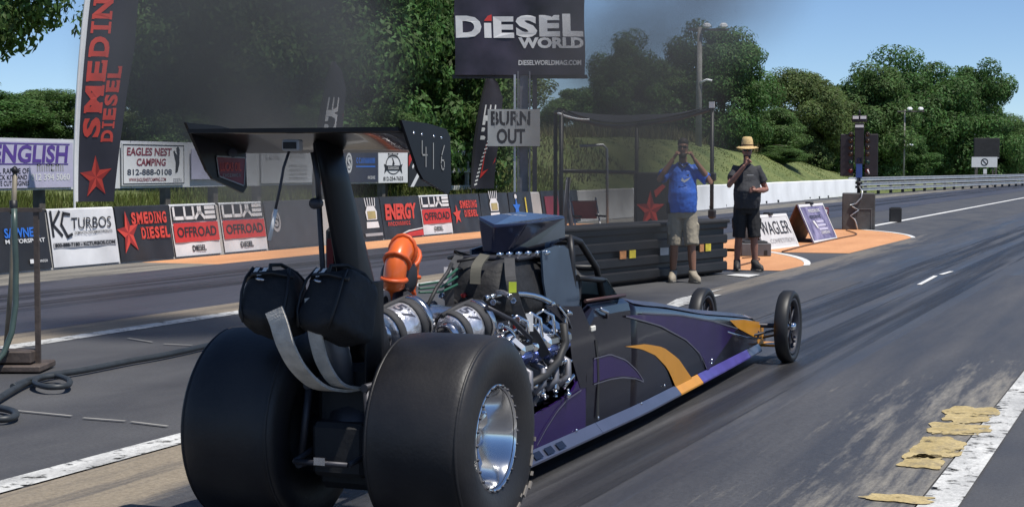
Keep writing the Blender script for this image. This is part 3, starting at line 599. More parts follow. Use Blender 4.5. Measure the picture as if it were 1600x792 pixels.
# ================================================================== BILLBOARD ON POST
bp_ = Vector((-16.35, 41.4, 0)); sc = 58.3
M_STEEL = mat('grey_steel', (.20, .20, .22), .5, .6, var=.2); M_BSTEEL = mat('dark_steel', (.05, .05, .06), .5, .5, var=.2)
bb = thing('billboard', 'black hanging billboard reading DIESEL WORLD on a steel post', 'billboard', bp_, YAW)
def bu(px): return (px - 823) / sc
def bz(py): return CAMH + (262 - py) / sc
mb = MB(); mb.box((bu(812), 0, 2.0), (.04, .30, 4.1)); mb.box((bu(821), 0, 2.0), (.24, .03, 4.1)); mb.box((bu(830), 0, 2.0), (.04, .30, 4.1)); ob('post', mb, M_STEEL, bb)
mb = MB(); mb.box((bu(838), .02, 3.3), (.12, .12, 6.6)); ob('post', mb, M_BSTEEL, bb)
mb = MB(); mb.box((bu(807), -.1, 1.98), (.06, .06, 3.96)); ob('conduit', mb, M_GALV, bb)
mb = MB(); mb.box((bu(815), .1, bz(121)), (3.6, .12, .10)); ob('beam', mb, M_BSTEEL, bb)
W2 = (915 - 714) / sc; z0, z1 = bz(119), bz(-30)
def bbf(u, v, h): return Vector((bu(714) + u + .015 * math.sin(v * 3), -.12 - h - .02 * math.sin(u * 2.3 + v) - .012 * math.sin(u * 6 + v * 3), z0 + v))
mb = MB(); nu, nv = 24, 16; mb.add([bbf(W2 * i / nu, (z1 - z0) * j / nv, 0) for j in range(nv + 1) for i in range(nu + 1)], [(j * (nu + 1) + i, j * (nu + 1) + i + 1, (j + 1) * (nu + 1) + i + 1, (j + 1) * (nu + 1) + i) for j in range(nv) for i in range(nu)], True)
BBM = mat('billboard_vinyl', (.022, .020, .030), .4, var=.5, scale=1.3, col2=(.055, .045, .07), bump=.2, bscale=3); ob('vinyl', mb, BBM, bb, fixn=False)
P = Panel(bb, bbf, .010); q = lambda px, py: ((px - 714) / sc, (119 - py) / sc)
def bt(t, a, b, m, bold, shear=0., layer=1): P.text(t, (*q(*a), *q(*b)), m, bold, shear, layer=layer)
bt('D', (716, 62), (756, 28), PW, .05); bt('I', (760, 62), (771, 39), PW, .06); P.put(poly2d([q(760, 36), q(772, 36), q(772, 26), q(766, 28)]), PR, 'i_dot')
bt('E', (774, 62), (806, 29), PW, .05); bt('S', (809, 61), (842, 27), PW, .05); bt('E', (845, 60), (877, 27), PW, .05); bt('L', (881, 60), (913, 25), PW, .05)
bt('WORLD', (812, 78), (913, 61), PW, .05); bt('DIESELWORLDMAG.COM', (812, 104), (909, 96), PW, .03)
so = thing('burn_out_sign', 'pale grey BURN OUT sign with stencilled black letters on the billboard post', 'sign', bp_, YAW)
mb = MB(); mb.box(((bu(765) + bu(846)) / 2, -.22, (bz(172) + bz(229)) / 2), ((846 - 765) / sc, .03, 57 / sc)); ob('sign_face', mb, mat('sign_grey', (.34, .35, .35), .6, var=.1, scale=2), so)
P = Panel(so, lambda u, v, h: Vector((bu(765) + u, -.236 - h, bz(229) + v)), .004); PD = mat('stencil_black', (.03, .03, .035), .6)
P.text('BURN', (5 / sc, 32 / sc, 66 / sc, 54 / sc), PD, .03); P.text('OUT', (14 / sc, 4 / sc, 58 / sc, 27 / sc), PD, .03)
for k in range(4): P.put(rect2d((6 + k * 16.2 + 5) / sc, 30 / sc, (6 + k * 16.2 + 6.2) / sc, 56 / sc), MATS['sign_grey'], 'stencil_gap', 2)
# ================================================================== THINGS IN THE MEDIAN
M_BLK = mat('black_paint', (.012, .012, .014), .5, var=.25, scale=3); M_BLKM = mat('black_matt', (.022, .022, .024), .75, var=.25, scale=4, bump=.2)
M_RUB = mat('black_rubber', (.02, .02, .021), .6, var=.2); M_REFY = mat('yellow_reflector', (.62, .50, .04), .35, var=.2, scale=12); M_REFO = mat('amber_reflector', (.5, .22, .08), .4, var=.3, scale=14)
# low ribbed black barrier behind the men
A, B = Vector((-6.95, 17.9, 0)), Vector((-5.95, 22.9, 0)); dv = B - A; LEN = dv.length
rb = thing('ribbed_barrier', 'low black barrier with horizontal ribs and amber reflectors behind the two men', 'barrier', A, math.atan2(dv.y, dv.x))
mb = MB(); mb.box((LEN / 2, .32, .36), (LEN, .5, .68), ch=.03); ob('core', mb, M_BLK, rb)
for hz in (.12, .30, .50, .70):
    mb = MB(); mb.box((LEN / 2, .055, hz), (LEN + .04, .06, .13 if hz < .7 else .11), ch=.02); ob('rib', mb, M_BLK, rb)
mb = MB(); mb.box((LEN / 2, .3, .75), (LEN + .06, .62, .05), ch=.015); ob('cap', mb, M_BLKM, rb)
for i, (px, m, wd) in enumerate([(975, M_REFO, .16), (990, M_REFY, .16), (1098, M_REFO, .12), (1108, M_REFY, .16), (1040, mat('white_reflector', (.7, .7, .7), .4), .22)]):
    # where that pixel column meets the barrier's face
    d = ray(px, 395); k = (A.x * dv.y - A.y * dv.x) / (d.x * dv.y - d.y * dv.x); p = d * k; s = (Vector((p.x, p.y, 0)) - A).length
    mb = MB(); mb.box((s, .018, .40), (wd, .012, .10)); ob('reflector', mb, m, rb)
# canopy frame
cf = thing('canopy_frame', 'black steel canopy frame with sagging tarp roof behind the man in blue', 'canopy', far(995, 262, 27.5) * 1.0)
org = Vector(cf.location); org.z = 0; cf.location = org
def cpt(px, py, dep): q = far(px, py, dep); return q - org
pA, pB, pC = cpt(877, 175, 25.2), cpt(995, 195, 27.5), cpt(1113, 170, 27.0); pA2 = cpt(868, 176, 26.4); pE = cpt(1010, 184, 31)
for p in (pA, pB, pC, pA2): mb = MB(); mb.tube([(p.x, p.y, 0), (p.x, p.y, p.z)], .033, 8); ob('post', mb, M_BLK, cf)
def sag(a, b, s, n=10): return [a.lerp(b, i / n) - Vector((0, 0, s * 4 * (i / n) * (1 - i / n))) for i in range(n + 1)]
for a, b, s in ((pA, pB, .10), (pB, pC, .04), (pA, pA2, 0), (pA2, pE, .05), (pE, pC, .05)): mb = MB(); mb.tube(sag(a, b, s), .032, 8); ob('roof_bar', mb, M_BLK, cf)
for a, b in ((pA, pB),): mb = MB(); mb.tube([(a.x, a.y, 1.45), (b.x, b.y, 1.42)], .03, 8); ob('mid_rail', mb, M_BLK, cf)
r1, r2 = sag(pA, pB, .10) + sag(pB, pC, .04)[1:], sag(pA2, pE, .05) + sag(pE, pC, .05)[1:]
mb = MB(); n = len(r1); mb.add([v + Vector((0, 0, .05)) for v in r1] + [v + Vector((0, 0, .05)) for v in r2] + [v + Vector((0, 0, .062)) for v in r1] + [v + Vector((0, 0, .062)) for v in r2], [(i, i + 1, n + i + 1, n + i) for i in range(n - 1)] + [(2 * n + i, 2 * n + i + 1, 3 * n + i + 1, 3 * n + i) for i in range(n - 1)], True); ob('tarp', mb, M_BLKM, cf, fixn=False)
mb = MB(); mb.tube(sag(cpt(872, 177, 25.1), cpt(920, 187, 25.9), .03), .018, 6); ob('white_cord', mb, PW, cf)
mb = MB(); mb.box(pC + Vector((0, -.03, .06)), (.09, .02, .10)); ob('corner_tag', mb, PW, cf)
for hz in (.75, 1.35): mb = MB(); mb.box((pC.x + .02, pC.y - .05, hz), (.12, .10, .14), ch=.02); ob('bracket', mb, M_BLK, cf)
# star box behind the man in blue
q = far(1030, 262, 25.0); sb = thing('star_cabinet', 'black cabinet with a red star behind the man in blue', 'cabinet', (q.x, q.y, 0), YAW)
mb = MB(); mb.box((0, .2, .73), (.70, .4, 1.40), ch=.02); ob('body', mb, M_BLKM, sb)
P = Panel(sb, lambda u, v, h: Vector((u, -.002 - h, v)), .004); star_print(P, (-.13, .86), .30, .75, 0); P.put(rect2d(.26, .62, .33, 1.32), PO, 'stripe'); P.put(poly2d([(-.05, 1.05), (.1, 1.22), (.05, 1.25), (-.08, 1.15)]), PO, 'emblem')
# folding chair and small table under the canopy
q = far(920, 262, 27.5); ch = thing('folding_chair', 'folding chair with red seat standing under the canopy frame', 'chair', (q.x, q.y, 0), R(40))
M_RED = mat('faded_red', (.28, .07, .06), .6, var=.2)
mb = MB(); mb.box((0, 0, .50), (.46, .44, .05), ch=.015); ob('seat', mb, M_RED, ch)
mb = MB(); mb.box((0, .22, .80), (.46, .03, .30), ch=.012); ob('backrest', mb, M_RED, ch)
for sx in (-.22, .22):
    mb = MB(); mb.tube([(sx, .26, 1.0), (sx, -.22, 0)], .014, 6); ob('leg', mb, M_GALV, ch)
    mb = MB(); mb.tube([(sx, -.22, .55), (sx, .24, 0)], .014, 6); ob('leg', mb, M_GALV, ch)
    mb = MB(); mb.box((sx, 0, .70), (.04, .42, .03)); ob('armrest', mb, M_BLK, ch)
q = far(893, 262, 26.0); hr = thing('folding_hand_rail', 'bent grey pipe rail leaning under the canopy frame left of the chair', 'rail', (q.x, q.y, 0), YAW)
mb = MB(); mb.tube([(-.15, 0, 0), (-.05, 0, 1.35), (-.05, 0, .9), (.1, 0, 0)], .035, 8); ob('strut', mb, M_STEEL, hr)
mb = MB(); mb.tube([(.15, .5, 1.84), (.52, .5, 1.86), (.58, .5, 1.80), (.60, .5, 0)], .022, 8); ob('pipe', mb, M_GALV, hr)
# ------------------------------------------------------------------ A-frame sign boards on the orange pad
def aframe(label, A, B, hgt, face_m, side_m, draw):
    A, B = Vector((A[0], A[1], 0)), Vector((B[0], B[1], 0)); d = B - A; W = d.length; t = thing('sandwich_board', label, 'sign board', A, math.atan2(d.y, d.x), 'sign boards on the orange pad')
    ln = .42; f = lambda u, v, h: Vector((u, v * ln - h, v * .95)); g = lambda u, v, h: Vector((u, 2 * hgt * ln - v * ln + h + .04, v * .95))
    mb = MB(); mb.prism([(0, 0), (W, 0), (W, hgt), (0, hgt)], 0, -.025, f); ob('front_board', mb, face_m, t)
    mb = MB(); mb.prism([(0, 0), (W, 0), (W, hgt), (0, hgt)], 0, -.025, g); ob('back_board', mb, side_m, t)
    mb = MB(); mb.box((W / 2, hgt * ln + .02, hgt * .95 + .01), (.16, .14, .06), ch=.01); ob('hinge', mb, M_BLK, t)
    mb = MB(); ed = .05
    for r_ in ((0, 0, W, ed), (0, hgt - ed, W, hgt), (0, ed, ed, hgt - ed), (W - ed, ed, W, hgt - ed)): V, Fs = rect2d(*r_); mb.add([f(u, v, .006) for u, v in V], Fs)
    ob('border', mb, PW, t, fixn=False); draw(Panel(t, f, .005), W, hgt)
    return t
def d1(P, W, H):
    P.text('WAGLER', (.16, .42 * H, W - .12, .80 * H), PB, .0, layer=2); P.text('COMPETITION', (.40, .17 * H, W - .14, .30 * H), PG, .0, layer=2)
M_ABW = mat('board_offwhite', (.60, .60, .60), .5, var=.08, scale=3); M_ABP = mat('board_violet', (.16, .13, .30), .45, var=.5, scale=4, col2=(.33, .30, .46)); M_WOODB = mat('brown_plywood', (.16, .06, .03), .6, var=.5, scale=6)
q1, q2 = gnd(1196, 391), gnd(1249, 385)
aframe('white WAGLER sign board leaning on the orange pad beside the man in the hat', q1.xy, q2.xy, .66, M_ABW, M_ABW, d1)
def d2(P, W, H):
    P.put(scrib((.28 * W, .78 * H, .75 * W, .86 * H), 9), PW, layer=2); P.put(scrib((.22 * W, .62 * H, .7 * W, .70 * H), 9), PNV, layer=2); P.put(poly2d([(.28 * W, .56 * H), (.36 * W, .56 * H), (.42 * W, .36 * H), (.37 * W, .36 * H)]), PW, 'emblem', 2)
    for k in range(3): P.put(rect2d(.42 * W, (.50 - k * .1) * H, (.72 + .03 * k) * W, (.56 - k * .1) * H), PLV, 'stripe', 2)
    P.put(scrib((.45 * W, .20 * H, .80 * W, .27 * H), 7), PW, layer=2)
q1, q2 = gnd(1272, 380), gnd(1309, 374)
aframe('violet printed sign board with white border in front of the starting lights', q1.xy, q2.xy, .80, M_ABP, M_WOODB, d2)
# low grey block beside the man in the hat, pale mat
q = gnd(1196, 402); lb = thing('speaker_block', 'low grey box on the orange pad behind the man in the hat', 'box', (q.x - .15, q.y + .2, .006), YAW)
mb = MB(); mb.box((-.06, .2, .11), (.50, .5, .22), ch=.012); ob('body', mb, mat('grey_box', (.10, .10, .11), .7, var=.2), lb)
mb = MB(); mb.box((-.06, .2, .235), (.40, .4, .03), ch=.01); ob('lid', mb, M_BLKM, lb)
mb = MB(); mb.box((.10, -.054, .06), (.05, .01, .08)); ob('slot', mb, M_DARK, lb)
# ------------------------------------------------------------------ starting lights ("tree") on its block
TY = 40.9; q = gnd(1340, 359); TB = Vector((-7.35, TY - .2, 0))
bx_ = thing('concrete_block', 'square dark concrete block under the starting lights', 'block', (TB.x, TB.y, .004), YAW * .5)
mb = MB(); mb.box((0, 0, .44), (.78, .7, .88), ch=.02); ob('body', mb, mat('dark_concrete', (.075, .075, .075), .85, var=.3, scale=2.5, bump=.4), bx_)
mb = MB(); mb.box((.10, -.355, .50), (.44, .012, .015)); mb.box((-.08, -.355, .25), (.012, .012, .5)); mb.box((.30, -.355, .25), (.012, .012, .5)); ob('seam', mb, mat('seam_grey', (.16, .16, .16), .8), bx_)
cbs = thing('cable', 'grey conduit snaking down the front of the dark concrete block', 'cable', (TB.x, TB.y, 0), YAW * .5)
mb = MB(); mb.tube([(.02, -.1, 1.02), (.08, -.37, .92), (.06, -.375, .78), (-.06, -.375, .64), (-.2, -.375, .60), (-.14, -.375, .55), (0, -.375, .48), (-.2, -.375, .34), (-.1, -.375, .26), (-.06, -.375, .18), (-.02, -.38, .01)], .018, 6); ob('conduit', mb, M_GALV, cbs)
stt = thing('starting_lights', 'tall black starting light tree with lamp columns and side panels on the dark concrete block', 'starting lights', (TB.x, TB.y, .88), YAW * .5)
M_PBLUE = mat('blue_post', (.03, .07, .25), .4, var=.1); M_PANEL = mat('panel_black', (.022, .018, .022), .5, var=.3, scale=5)
mb = MB(); mb.tube([(0, 0, 0), (0, 0, .42)], .045, 10); ob('post', mb, M_BLK, stt)
for hz in (.12, .22): mb = MB(); mb.tube([(0, 0, hz), (0, 0, hz + .06)], .09, 10); ob('collar', mb, M_BLK, stt)
mb = MB(); mb.box((0, 0, .62), (.15, .12, .50), ch=.01); ob('lower_post', mb, M_PBLUE, stt)
mb = MB(); mb.box((0, -.01, 1.20), (.22, .10, 1.0), ch=.01); ob('column', mb, M_PANEL, stt)
for sx in (-1, 1):
    mb = MB(); mb.box((sx * .29, .03, .92), (.32, .05, 1.02), ch=.012); ob('side_panel', mb, M_PANEL, stt)
    for i, (m_, hz) in enumerate([(mat('amber_lens', (.055, .028, .012), .2), 1.42), (mat('amber_lens', (.2, .1, .03), .2), 1.26), (mat('amber_lens', (.2, .1, .03), .2), 1.10), (mat('amber_lens', (.2, .1, .03), .2), .94), (mat('green_lens', (.012, .05, .035), .2), .74), (mat('red_lens', (.14, .012, .014), .2), .54)]):
        mb = MB(); mb.lathe([(-.04, 0), (-.035, .03), (-.01, .05), (0, .052), (0, 0)], 14, (sx * .20, -.02, hz), 'y'); l = ob('lamp', mb, m_, stt)
        mb = MB(); mb.tube([(sx * .20 + .058 * math.cos(a), -.06, hz + .058 * math.sin(a)) for a in [i * math.pi / 8 for i in range(9)]], .007, 5); ob('hood', mb, M_BLK, l)
mb = MB(); mb.tube([(.20, -.061, .57), (.245, -.061, .47)], .02, 6); ob('painted_glint', mb, PW, stt)  # white bar painted as a glint across the red lens
mb = MB(); mb.box((0, -.02, 1.80), (.36, .08, .16), ch=.01); ob('head', mb, M_PANEL, stt)
for sx in (-.09, .09): mb = MB(); mb.box((sx, -.065, 1.83), (.14, .012, .07)); ob('stage_lamp', mb, PW, stt)
mb = MB(); mb.box((0, -.065, 1.62), (.20, .012, .06)); ob('stage_lamp', mb, PW, stt)
mb = MB(); mb.tube([(0, 0, 1.88), (0, 0, 2.02)], [.03, .012], 8); ob('finial', mb, M_BLK, stt)
# timing beam box and small block on the centre line
sm = thing('beam_box', 'small black cube standing on the white centre line right of the starting lights', 'box', (-7.40, 46.6, .008), YAW * .6)
mb = MB(); mb.box((0, 0, .19), (.32, .3, .38), ch=.012); ob('body', mb, M_BLKM, sm); mb = MB(); mb.box((0, 0, .39), (.26, .24, .02)); ob('lid', mb, M_BLK, sm)
q = gnd(1313, 346); tb = thing('timing_box', 'small red and white box beside the dark concrete block', 'box', (q.x + .12, q.y - 3, .30), YAW)
mb = MB(); mb.box((0, 0, .06), (.26, .2, .20), ch=.01); ob('body', mb, mat('dark_red', (.16, .03, .04), .5), tb); mb = MB(); mb.box((0, -.103, .07), (.18, .01, .08)); ob('label_plate', mb, PW, tb); mb = MB(); mb.box((-.02, 0, -.17), (.34, .16, .26)); ob('foot', mb, M_BLK, tb)
# cables on the pads
def ground_cable(label, pts, r, m, name='cable', z=.012, parent=None, n=6):
    P3 = [gnd(*p) for p in pts]; P3 = [Vector((p.x, p.y, z + r)) for p in P3]; out = []
    for i in range(len(P3) - 1):
        p0, p1, p2, p3 = P3[max(i - 1, 0)], P3[i], P3[i + 1], P3[min(i + 2, len(P3) - 1)]
        for k in range(n):
            t = k / n; out.append(.5 * ((2 * p1) + (p2 - p0) * t + (2 * p0 - 5 * p1 + 4 * p2 - p3) * t * t + (3 * p1 - p0 - 3 * p2 + p3) * t ** 3))
    out.append(P3[-1]); mb = MB(); mb.tube(out, r, 8); return ob(name, mb, m, label=label, cat='cable')
M_CORD = mat('brown_cord', (.10, .05, .03), .6)
ground_cable('thin brown cord curling across the farther orange pad', [(1222, 395), (1260, 385), (1310, 374), (1335, 369), (1337, 366), (1322, 361)], .012, M_CORD)
ground_cable('thin brown cord looped on the nearer orange pad', [(1150, 418), (1180, 410), (1187, 406), (1175, 404), (1160, 405)], .010, M_CORD)
# ================================================================== FAR THINGS
def flood(label, px, top_py, base_py, dep, n_l, r0=.16, group='floodlight poles'):
    g0 = far(px, 262, dep); gz = ground_z(g0.x, g0.y); zt = CAMH + (262 - top_py) / FPX * dep; t = thing('floodlight_pole', label, 'light pole', (g0.x, g0.y, gz), YAW, group)
    mb = MB(); mb.tube([(0, 0, -.3), (.04, 0, zt - gz)], [r0, r0 * .7], 8); ob('pole', mb, mat('grey_wood_pole', (.26, .25, .23), .8, var=.2, scale=3), t)
    mb = MB(); mb.box((.45, 0, zt - gz - .12), (1.9, .10, .10)); ob('crossarm', mb, M_POST, t)
    for i in range(n_l):
        mb = MB(); mb.box((.35 + i * .78, -.15, zt - gz + .06), (.36, .30, .20), Matrix.Rotation(R(30), 3, 'X'), ch=.08); l = ob('lamp_head', mb, mat('lamp_glare_white', (.85, .85, .85), .3), t)  # heads coloured white to stand for sun glare on the lenses
    mb = MB(); mb.tube([(.05, -.1, zt - gz - 2.6), (.35, -.2, zt - gz - 2.45), (.6, -.2, zt - gz - 2.5)], .06, 6); ob('bracket_lamp', mb, MATS['lamp_glare_white'], t)
    return t
flood('tall grey floodlight pole with two white lamps before the rounded tree', 1091, 44, 235, 78, 2)
flood('distant floodlight pole, only its two white lamps standing out from the trees', 1412, 172, 280, 118, 2, .07)
q = far(1538, 262, 134); ns = thing('no_entry_sign', 'small white board with a crossed-out circle beyond the guardrail', 'sign', (q.x, q.y, ground_z(q.x, q.y)), YAW)
u = 134 / FPX; gz = ns.location.z
mb = MB(); mb.box((0, 0, CAMH + 8.5 * u - gz), (40 * u, .06, 16 * u)); ob('sign_face', mb, PW, ns)
for sx in (-.7, .7): mb = MB(); mb.box((sx, .06, .6), (.1, .08, 2.0)); ob('post', mb, M_POST, ns)
P = Panel(ns, lambda a, b, h: Vector((a, -.034 - h, CAMH + 8.5 * u - gz + b)), .008); P.put(disc2d((0, 0), .30, .30, 20, .75), PB, 'emblem'); P.put(stroke2d([[(-.18, .18), (.18, -.18)]], .08), PB, 'emblem')
mb = MB(); mb.box((.05, -.05, CAMH - 6 * u - gz), (.28, .04, .4)); ob('notice', mb, PW, ns)
q = far(1541, 262, 138); scb = thing('scoreboard', 'dark scoreboard standing above and behind the no-entry sign', 'scoreboard', (q.x, q.y, ground_z(q.x, q.y)), YAW)
u = 138 / FPX; gz = scb.location.z; mb = MB(); mb.box((0, 0, CAMH + 30 * u - gz), (40 * u, .2, 32 * u), ch=.03); ob('cabinet', mb, M_BLKM, scb)
for sx in (-.8, .8): mb = MB(); mb.box((sx, .0, 1.0), (.14, .14, 2.6)); ob('post', mb, M_POST, scb)
mb = MB(); mb.box((0, -.11, CAMH + 15 * u - gz), (38 * u, .02, .1)); ob('trim', mb, PG, scb)
# ================================================================== HOSE STAND AND HOSES, LEFT FOREGROUND
HS = gnd(28, 580); M_RUST = mat('brown_painted_steel', (.09, .07, .06), .6, .2, var=.35, scale=8, bump=.2); M_TANP = mat('tan_pipe', (.22, .19, .14), .55, .1, var=.25, scale=8)
hs = thing('hose_stand', 'brown steel stand with tray and upright legs at the left edge', 'stand', HS, YAW)
s_ = 205.0; hx = lambda px: (px - 28) / s_; hz = lambda py: max(.0, (580 - py) / s_)
mb = MB(); mb.box((-.02, .05, .035), (.46, .42, .05), ch=.01); ob('base_plate', mb, M_RUST, hs)
mb = MB(); mb.box((-.06, .0, .115), (.38, .22, .09), ch=.01); ob('tray', mb, M_RUST, hs)
mb = MB(); mb.box((hx(58), .02, .62), (.035, .035, 1.16)); ob('leg', mb, M_RUST, hs)
mb = MB(); mb.tube([(hx(2), .1, .06), (hx(17), .06, .70), (hx(24), .02, 1.2), (hx(27), .02, 1.46)], .018, 8); ob('leg', mb, M_TANP, hs)
mb = MB(); mb.box((hx(35), .02, 1.19), (.30, .05, .03)); ob('top_bar', mb, M_RUST, hs)
mb = MB(); mb.tube([(hx(24), .02, 1.16), (hx(24), .02, 1.26)], .03, 8); ob('clamp', mb, M_BLK, hs)
mb = MB(); mb.tube([(hx(24), .02, 1.47), (hx(30), .02, 1.49)], .028, 8); ob('nozzle', mb, M_BLK, hs)
M_HOSE = mat('hose_green', (.055, .085, .075), .35, var=.2, scale=10); M_HOSED = mat('hose_dark', (.030, .036, .042), .5, var=.25, scale=10)
mb = MB(); pts = [(hx(28), -.03, 1.20), (hx(29), -.05, 1.05), (hx(31), -.06, .8), (hx(31), -.08, .5), (hx(27), -.12, .30), (hx(18), -.18, .15), (hx(5), -.25, .06), (hx(-30), -.35, .03)]
ho = thing('hanging_hose', 'pale green hose hanging down from the stand at the left edge', 'hose', HS, YAW); mb.tube(pts, .022, 8); ob('tube', mb, M_HOSE, ho)
ground_cable('long dark hose lying across the asphalt to the left rear tyre', [(-60, 668), (0, 630), (40, 607), (75, 595), (130, 586), (200, 572), (260, 561), (330, 545), (420, 522)], .024, M_HOSED, 'ground_hose')
ground_cable('oval loop of dark hose on the asphalt below the hose stand', [(20, 615), (48, 604), (85, 598), (108, 605), (104, 614), (75, 616), (55, 610), (60, 602), (85, 598)], .020, M_HOSED, 'ground_hose', z=.03)
ground_cable('curled hose end on the asphalt at the lower left edge', [(-50, 648), (-10, 645), (18, 650), (25, 657), (12, 663), (-20, 664)], .022, M_HOSED, 'ground_hose')
# ================================================================== DRAGSTER
CX, CY = -3.155, 6.13
car = thing('dragster', 'long dark purple rear-engine dragster with high black wing and orange flame swoosh', 'race car', (CX, CY, 0))
def hwid(y): return interp(y, [0, 3, 6.6, 6.9], [.27, .26, .115, .08])
def cs(px, py, off=0.0):
    """pixel -> (y, z) on the car's right flank"""
    y = 2.0
    for _ in range(40): q = onx(px, py, CX + hwid(y) + off); y = .5 * y + .5 * (q.y - CY)
    return (y, q.z)
def cat_(px, py, x): q = onx(px, py, CX + x); return Vector((x, q.y - CY, q.z))
M_BODY = mat('body_black', (.007, .006, .012), .20, .0, var=.15, scale=2, coat=.25, spec=.3); M_PURP = mat('body_purple', (.024, .009, .080), .22, .1, var=.15, scale=4, coat=.2, spec=.3)
M_ORNG = mat('body_orange', (.62, .27, .02), .35, .0, var=.08, scale=5, coat=.1); M_SILV = mat('body_steel_blue', (.12, .13, .19), .35, .55, var=.12, scale=5, coat=.3); M_PIN = mat('pinstripe_grey', (.10, .10, .13), .35)
M_SILLP = mat('sill_purple', (.085, .06, .30), .35, .2, var=.2, scale=9, coat=.3); M_CHR = mat('chrome', (.75, .76, .78), .12, 1.0, var=.05); M_ALU = mat('polished_aluminium', (.62, .62, .65), .25, 1.0, var=.12, scale=14)
M_TYRE = mat('slick_rubber', (.011, .0115, .016), .47, var=.3, scale=3.2, bump=.07, bscale=60, spec=.42, col2=(.030, .028, .028)); M_TYRE2 = mat('front_rubber', (.016, .016, .017), .5, var=.15)
M_FAB = mat('black_nylon', (.016, .016, .018), .7, var=.25, scale=9, bump=.35, bscale=26); M_WEB = mat('grey_webbing', (.56, .52, .46), .8, var=.18, scale=20, bump=.3, bscale=120); M_CARB = mat('wing_black', (.009, .009, .012), .42, var=.2, scale=4, spec=.25)
M_ORB = mat('orange_blanket', (.72, .13, .02), .32, var=.12, scale=9, coat=.3); M_BLUE = mat('cowl_blue', (.10, .145, .21), .26, .6, var=.25, scale=3, coat=.15); M_HARN = mat('harness_red', (.22, .02, .02), .7)
TOPY = [2.05, 2.2, 2.8, 2.95, 3.6, 4.6, 5.6, 6.3, 6.6, 6.85]; TOPZ = [.70, .78, .77, .735, .67, .545, .445, .37, .31, .20]
def ring(y):
    h = hwid(y); t = interp(y, TOPY, TOPZ); b = interp(y, [2, 6.3, 6.9], [.10, .10, .12]); sh = min(.07, (t - b) * .35)
    half = [(h, b), (h, b + .05), (h + .008, b + (t - b) * .5), (h, t - sh), (h - .012, t - sh * .4), (h - .045, t - .005), (h * .45, t + .012)]
    return [Vector((x, y, z)) for x, z in half] + [Vector((0, y, t + .016))] + [Vector((-x, y, z)) for x, z in reversed(half)]
# nose and forebody
mb = MB(); mb.loft([ring(y) for y in [2.82, 2.95, 3.1, 3.4, 3.8, 4.3, 4.8, 5.3, 5.8, 6.2, 6.5, 6.7, 6.85]]); body = ob('forebody', mb, M_BODY, car)
def ring_open(y):
    r_ = ring(y); return r_[:6] + [Vector((r_[5].x - .02, y, r_[5].z - .02)), Vector((.19, y, .16))]
for sx in (1, -1):   # cockpit sides, open on top
    mb = MB(); mb.loft([[Vector((p.x * sx, p.y, p.z)) for p in ring_open(y)] for y in (2.05, 2.2, 2.4, 2.6, 2.82)], smooth=False); ob('cockpit_side', mb, M_BODY, car)
mb = MB(); mb.box((0, 1.9, .125), (.48, 1.9, .03)); ob('floor_pan', mb, M_BODY, car)
# side panels beside the engine: low, with a scooped upper edge
for sx in (1, -1):
    ys = [.75, 1.0, 1.3, 1.6, 1.85, 1.95, 2.02, 2.047]; zt = [.34, .32, .31, .33, .36, .42, .56, .70]
    mb = MB(); mb.loft([[Vector((sx * .268, y, .10)), Vector((sx * .268, y, z)), Vector((sx * .255, y, z)), Vector((sx * .255, y, .10))] for y, z in zip(ys, zt)], smooth=False); ob('side_panel', mb, M_PURP, car)
# sill: an outward flange in coloured lengths
def sill(y0, y1, m, sx=1, w=.05):
    ys = np.linspace(y0, y1, max(2, int((y1 - y0) / .3) + 1)); mb = MB()
    mb.loft([[Vector((sx * (hwid(y) + .004), y, .145)), Vector((sx * (hwid(y) + w * interp(y, [0, 5, 6.9], [1, .9, .6])), y, .095)), Vector((sx * (hwid(y) + w * interp(y, [0, 5, 6.9], [1, .9, .6])), y, .085)), Vector((sx * (hwid(y) - .02), y, .085))] for y in ys], smooth=False); return ob('sill', mb, m, car)
for sx in (1, -1):
    for y0, y1, m in ((.75, 2.2, M_SILV), (2.205, 3.82, M_SILV), (3.825, 4.42, M_ORNG), (4.425, 6.0, M_SILLP), (6.005, 6.45, M_SILV)): sill(y0, y1, m, sx)
for k in range(3):   # dark stencil blocks on the rear sill
    y0 = 1.22 + k * .16; mb = MB(); f = lambda a, b: Vector((.272 + .048 * a + .002, y0 + b, .146 - .05 * a + .003)); mb.add([f(.25, 0), f(.25, .10), f(.8, .10), f(.8, 0)], [(0, 1, 2, 3)]); ob('sill_mark', mb, M_BODY, car, fixn=False)
# flank graphics, a few millimetres proud
def gfx(up, lo, m, name='swoosh', off=.010, n=14, both=False):
    U = [cs(*p) for p in up]; Lo = [cs(*p) for p in lo]
    def samp(P, t):
        d = [0]
        for a, b in zip(P[:-1], P[1:]): d.append(d[-1] + math.hypot(a[0] - b[0], a[1] - b[1]))
        s = t * d[-1]; return (interp(s, d, [p[0] for p in P]), interp(s, d, [p[1] for p in P]))
    mb = MB(); V = []
    for i in range(n + 1):
        a, b = samp(U, i / n), samp(Lo, i / n)
        for k in range(4):
            y = a[0] + (b[0] - a[0]) * k / 3; z = a[1] + (b[1] - a[1]) * k / 3; V.append(Vector((hwid(y) + off, y, z)))
    mb.add(V, [(i * 4 + k, i * 4 + k + 1, (i + 1) * 4 + k + 1, (i + 1) * 4 + k) for i in range(n) for k in range(3)], True); return ob(name, mb, m, car, fixn=False)
gfx([(974, 541), (1006, 537), (1034, 542), (1058, 560), (1075, 585), (1085, 599)], [(974, 541), (1000, 545), (1022, 555), (1040, 574), (1050, 595), (1056, 612)], M_ORNG)
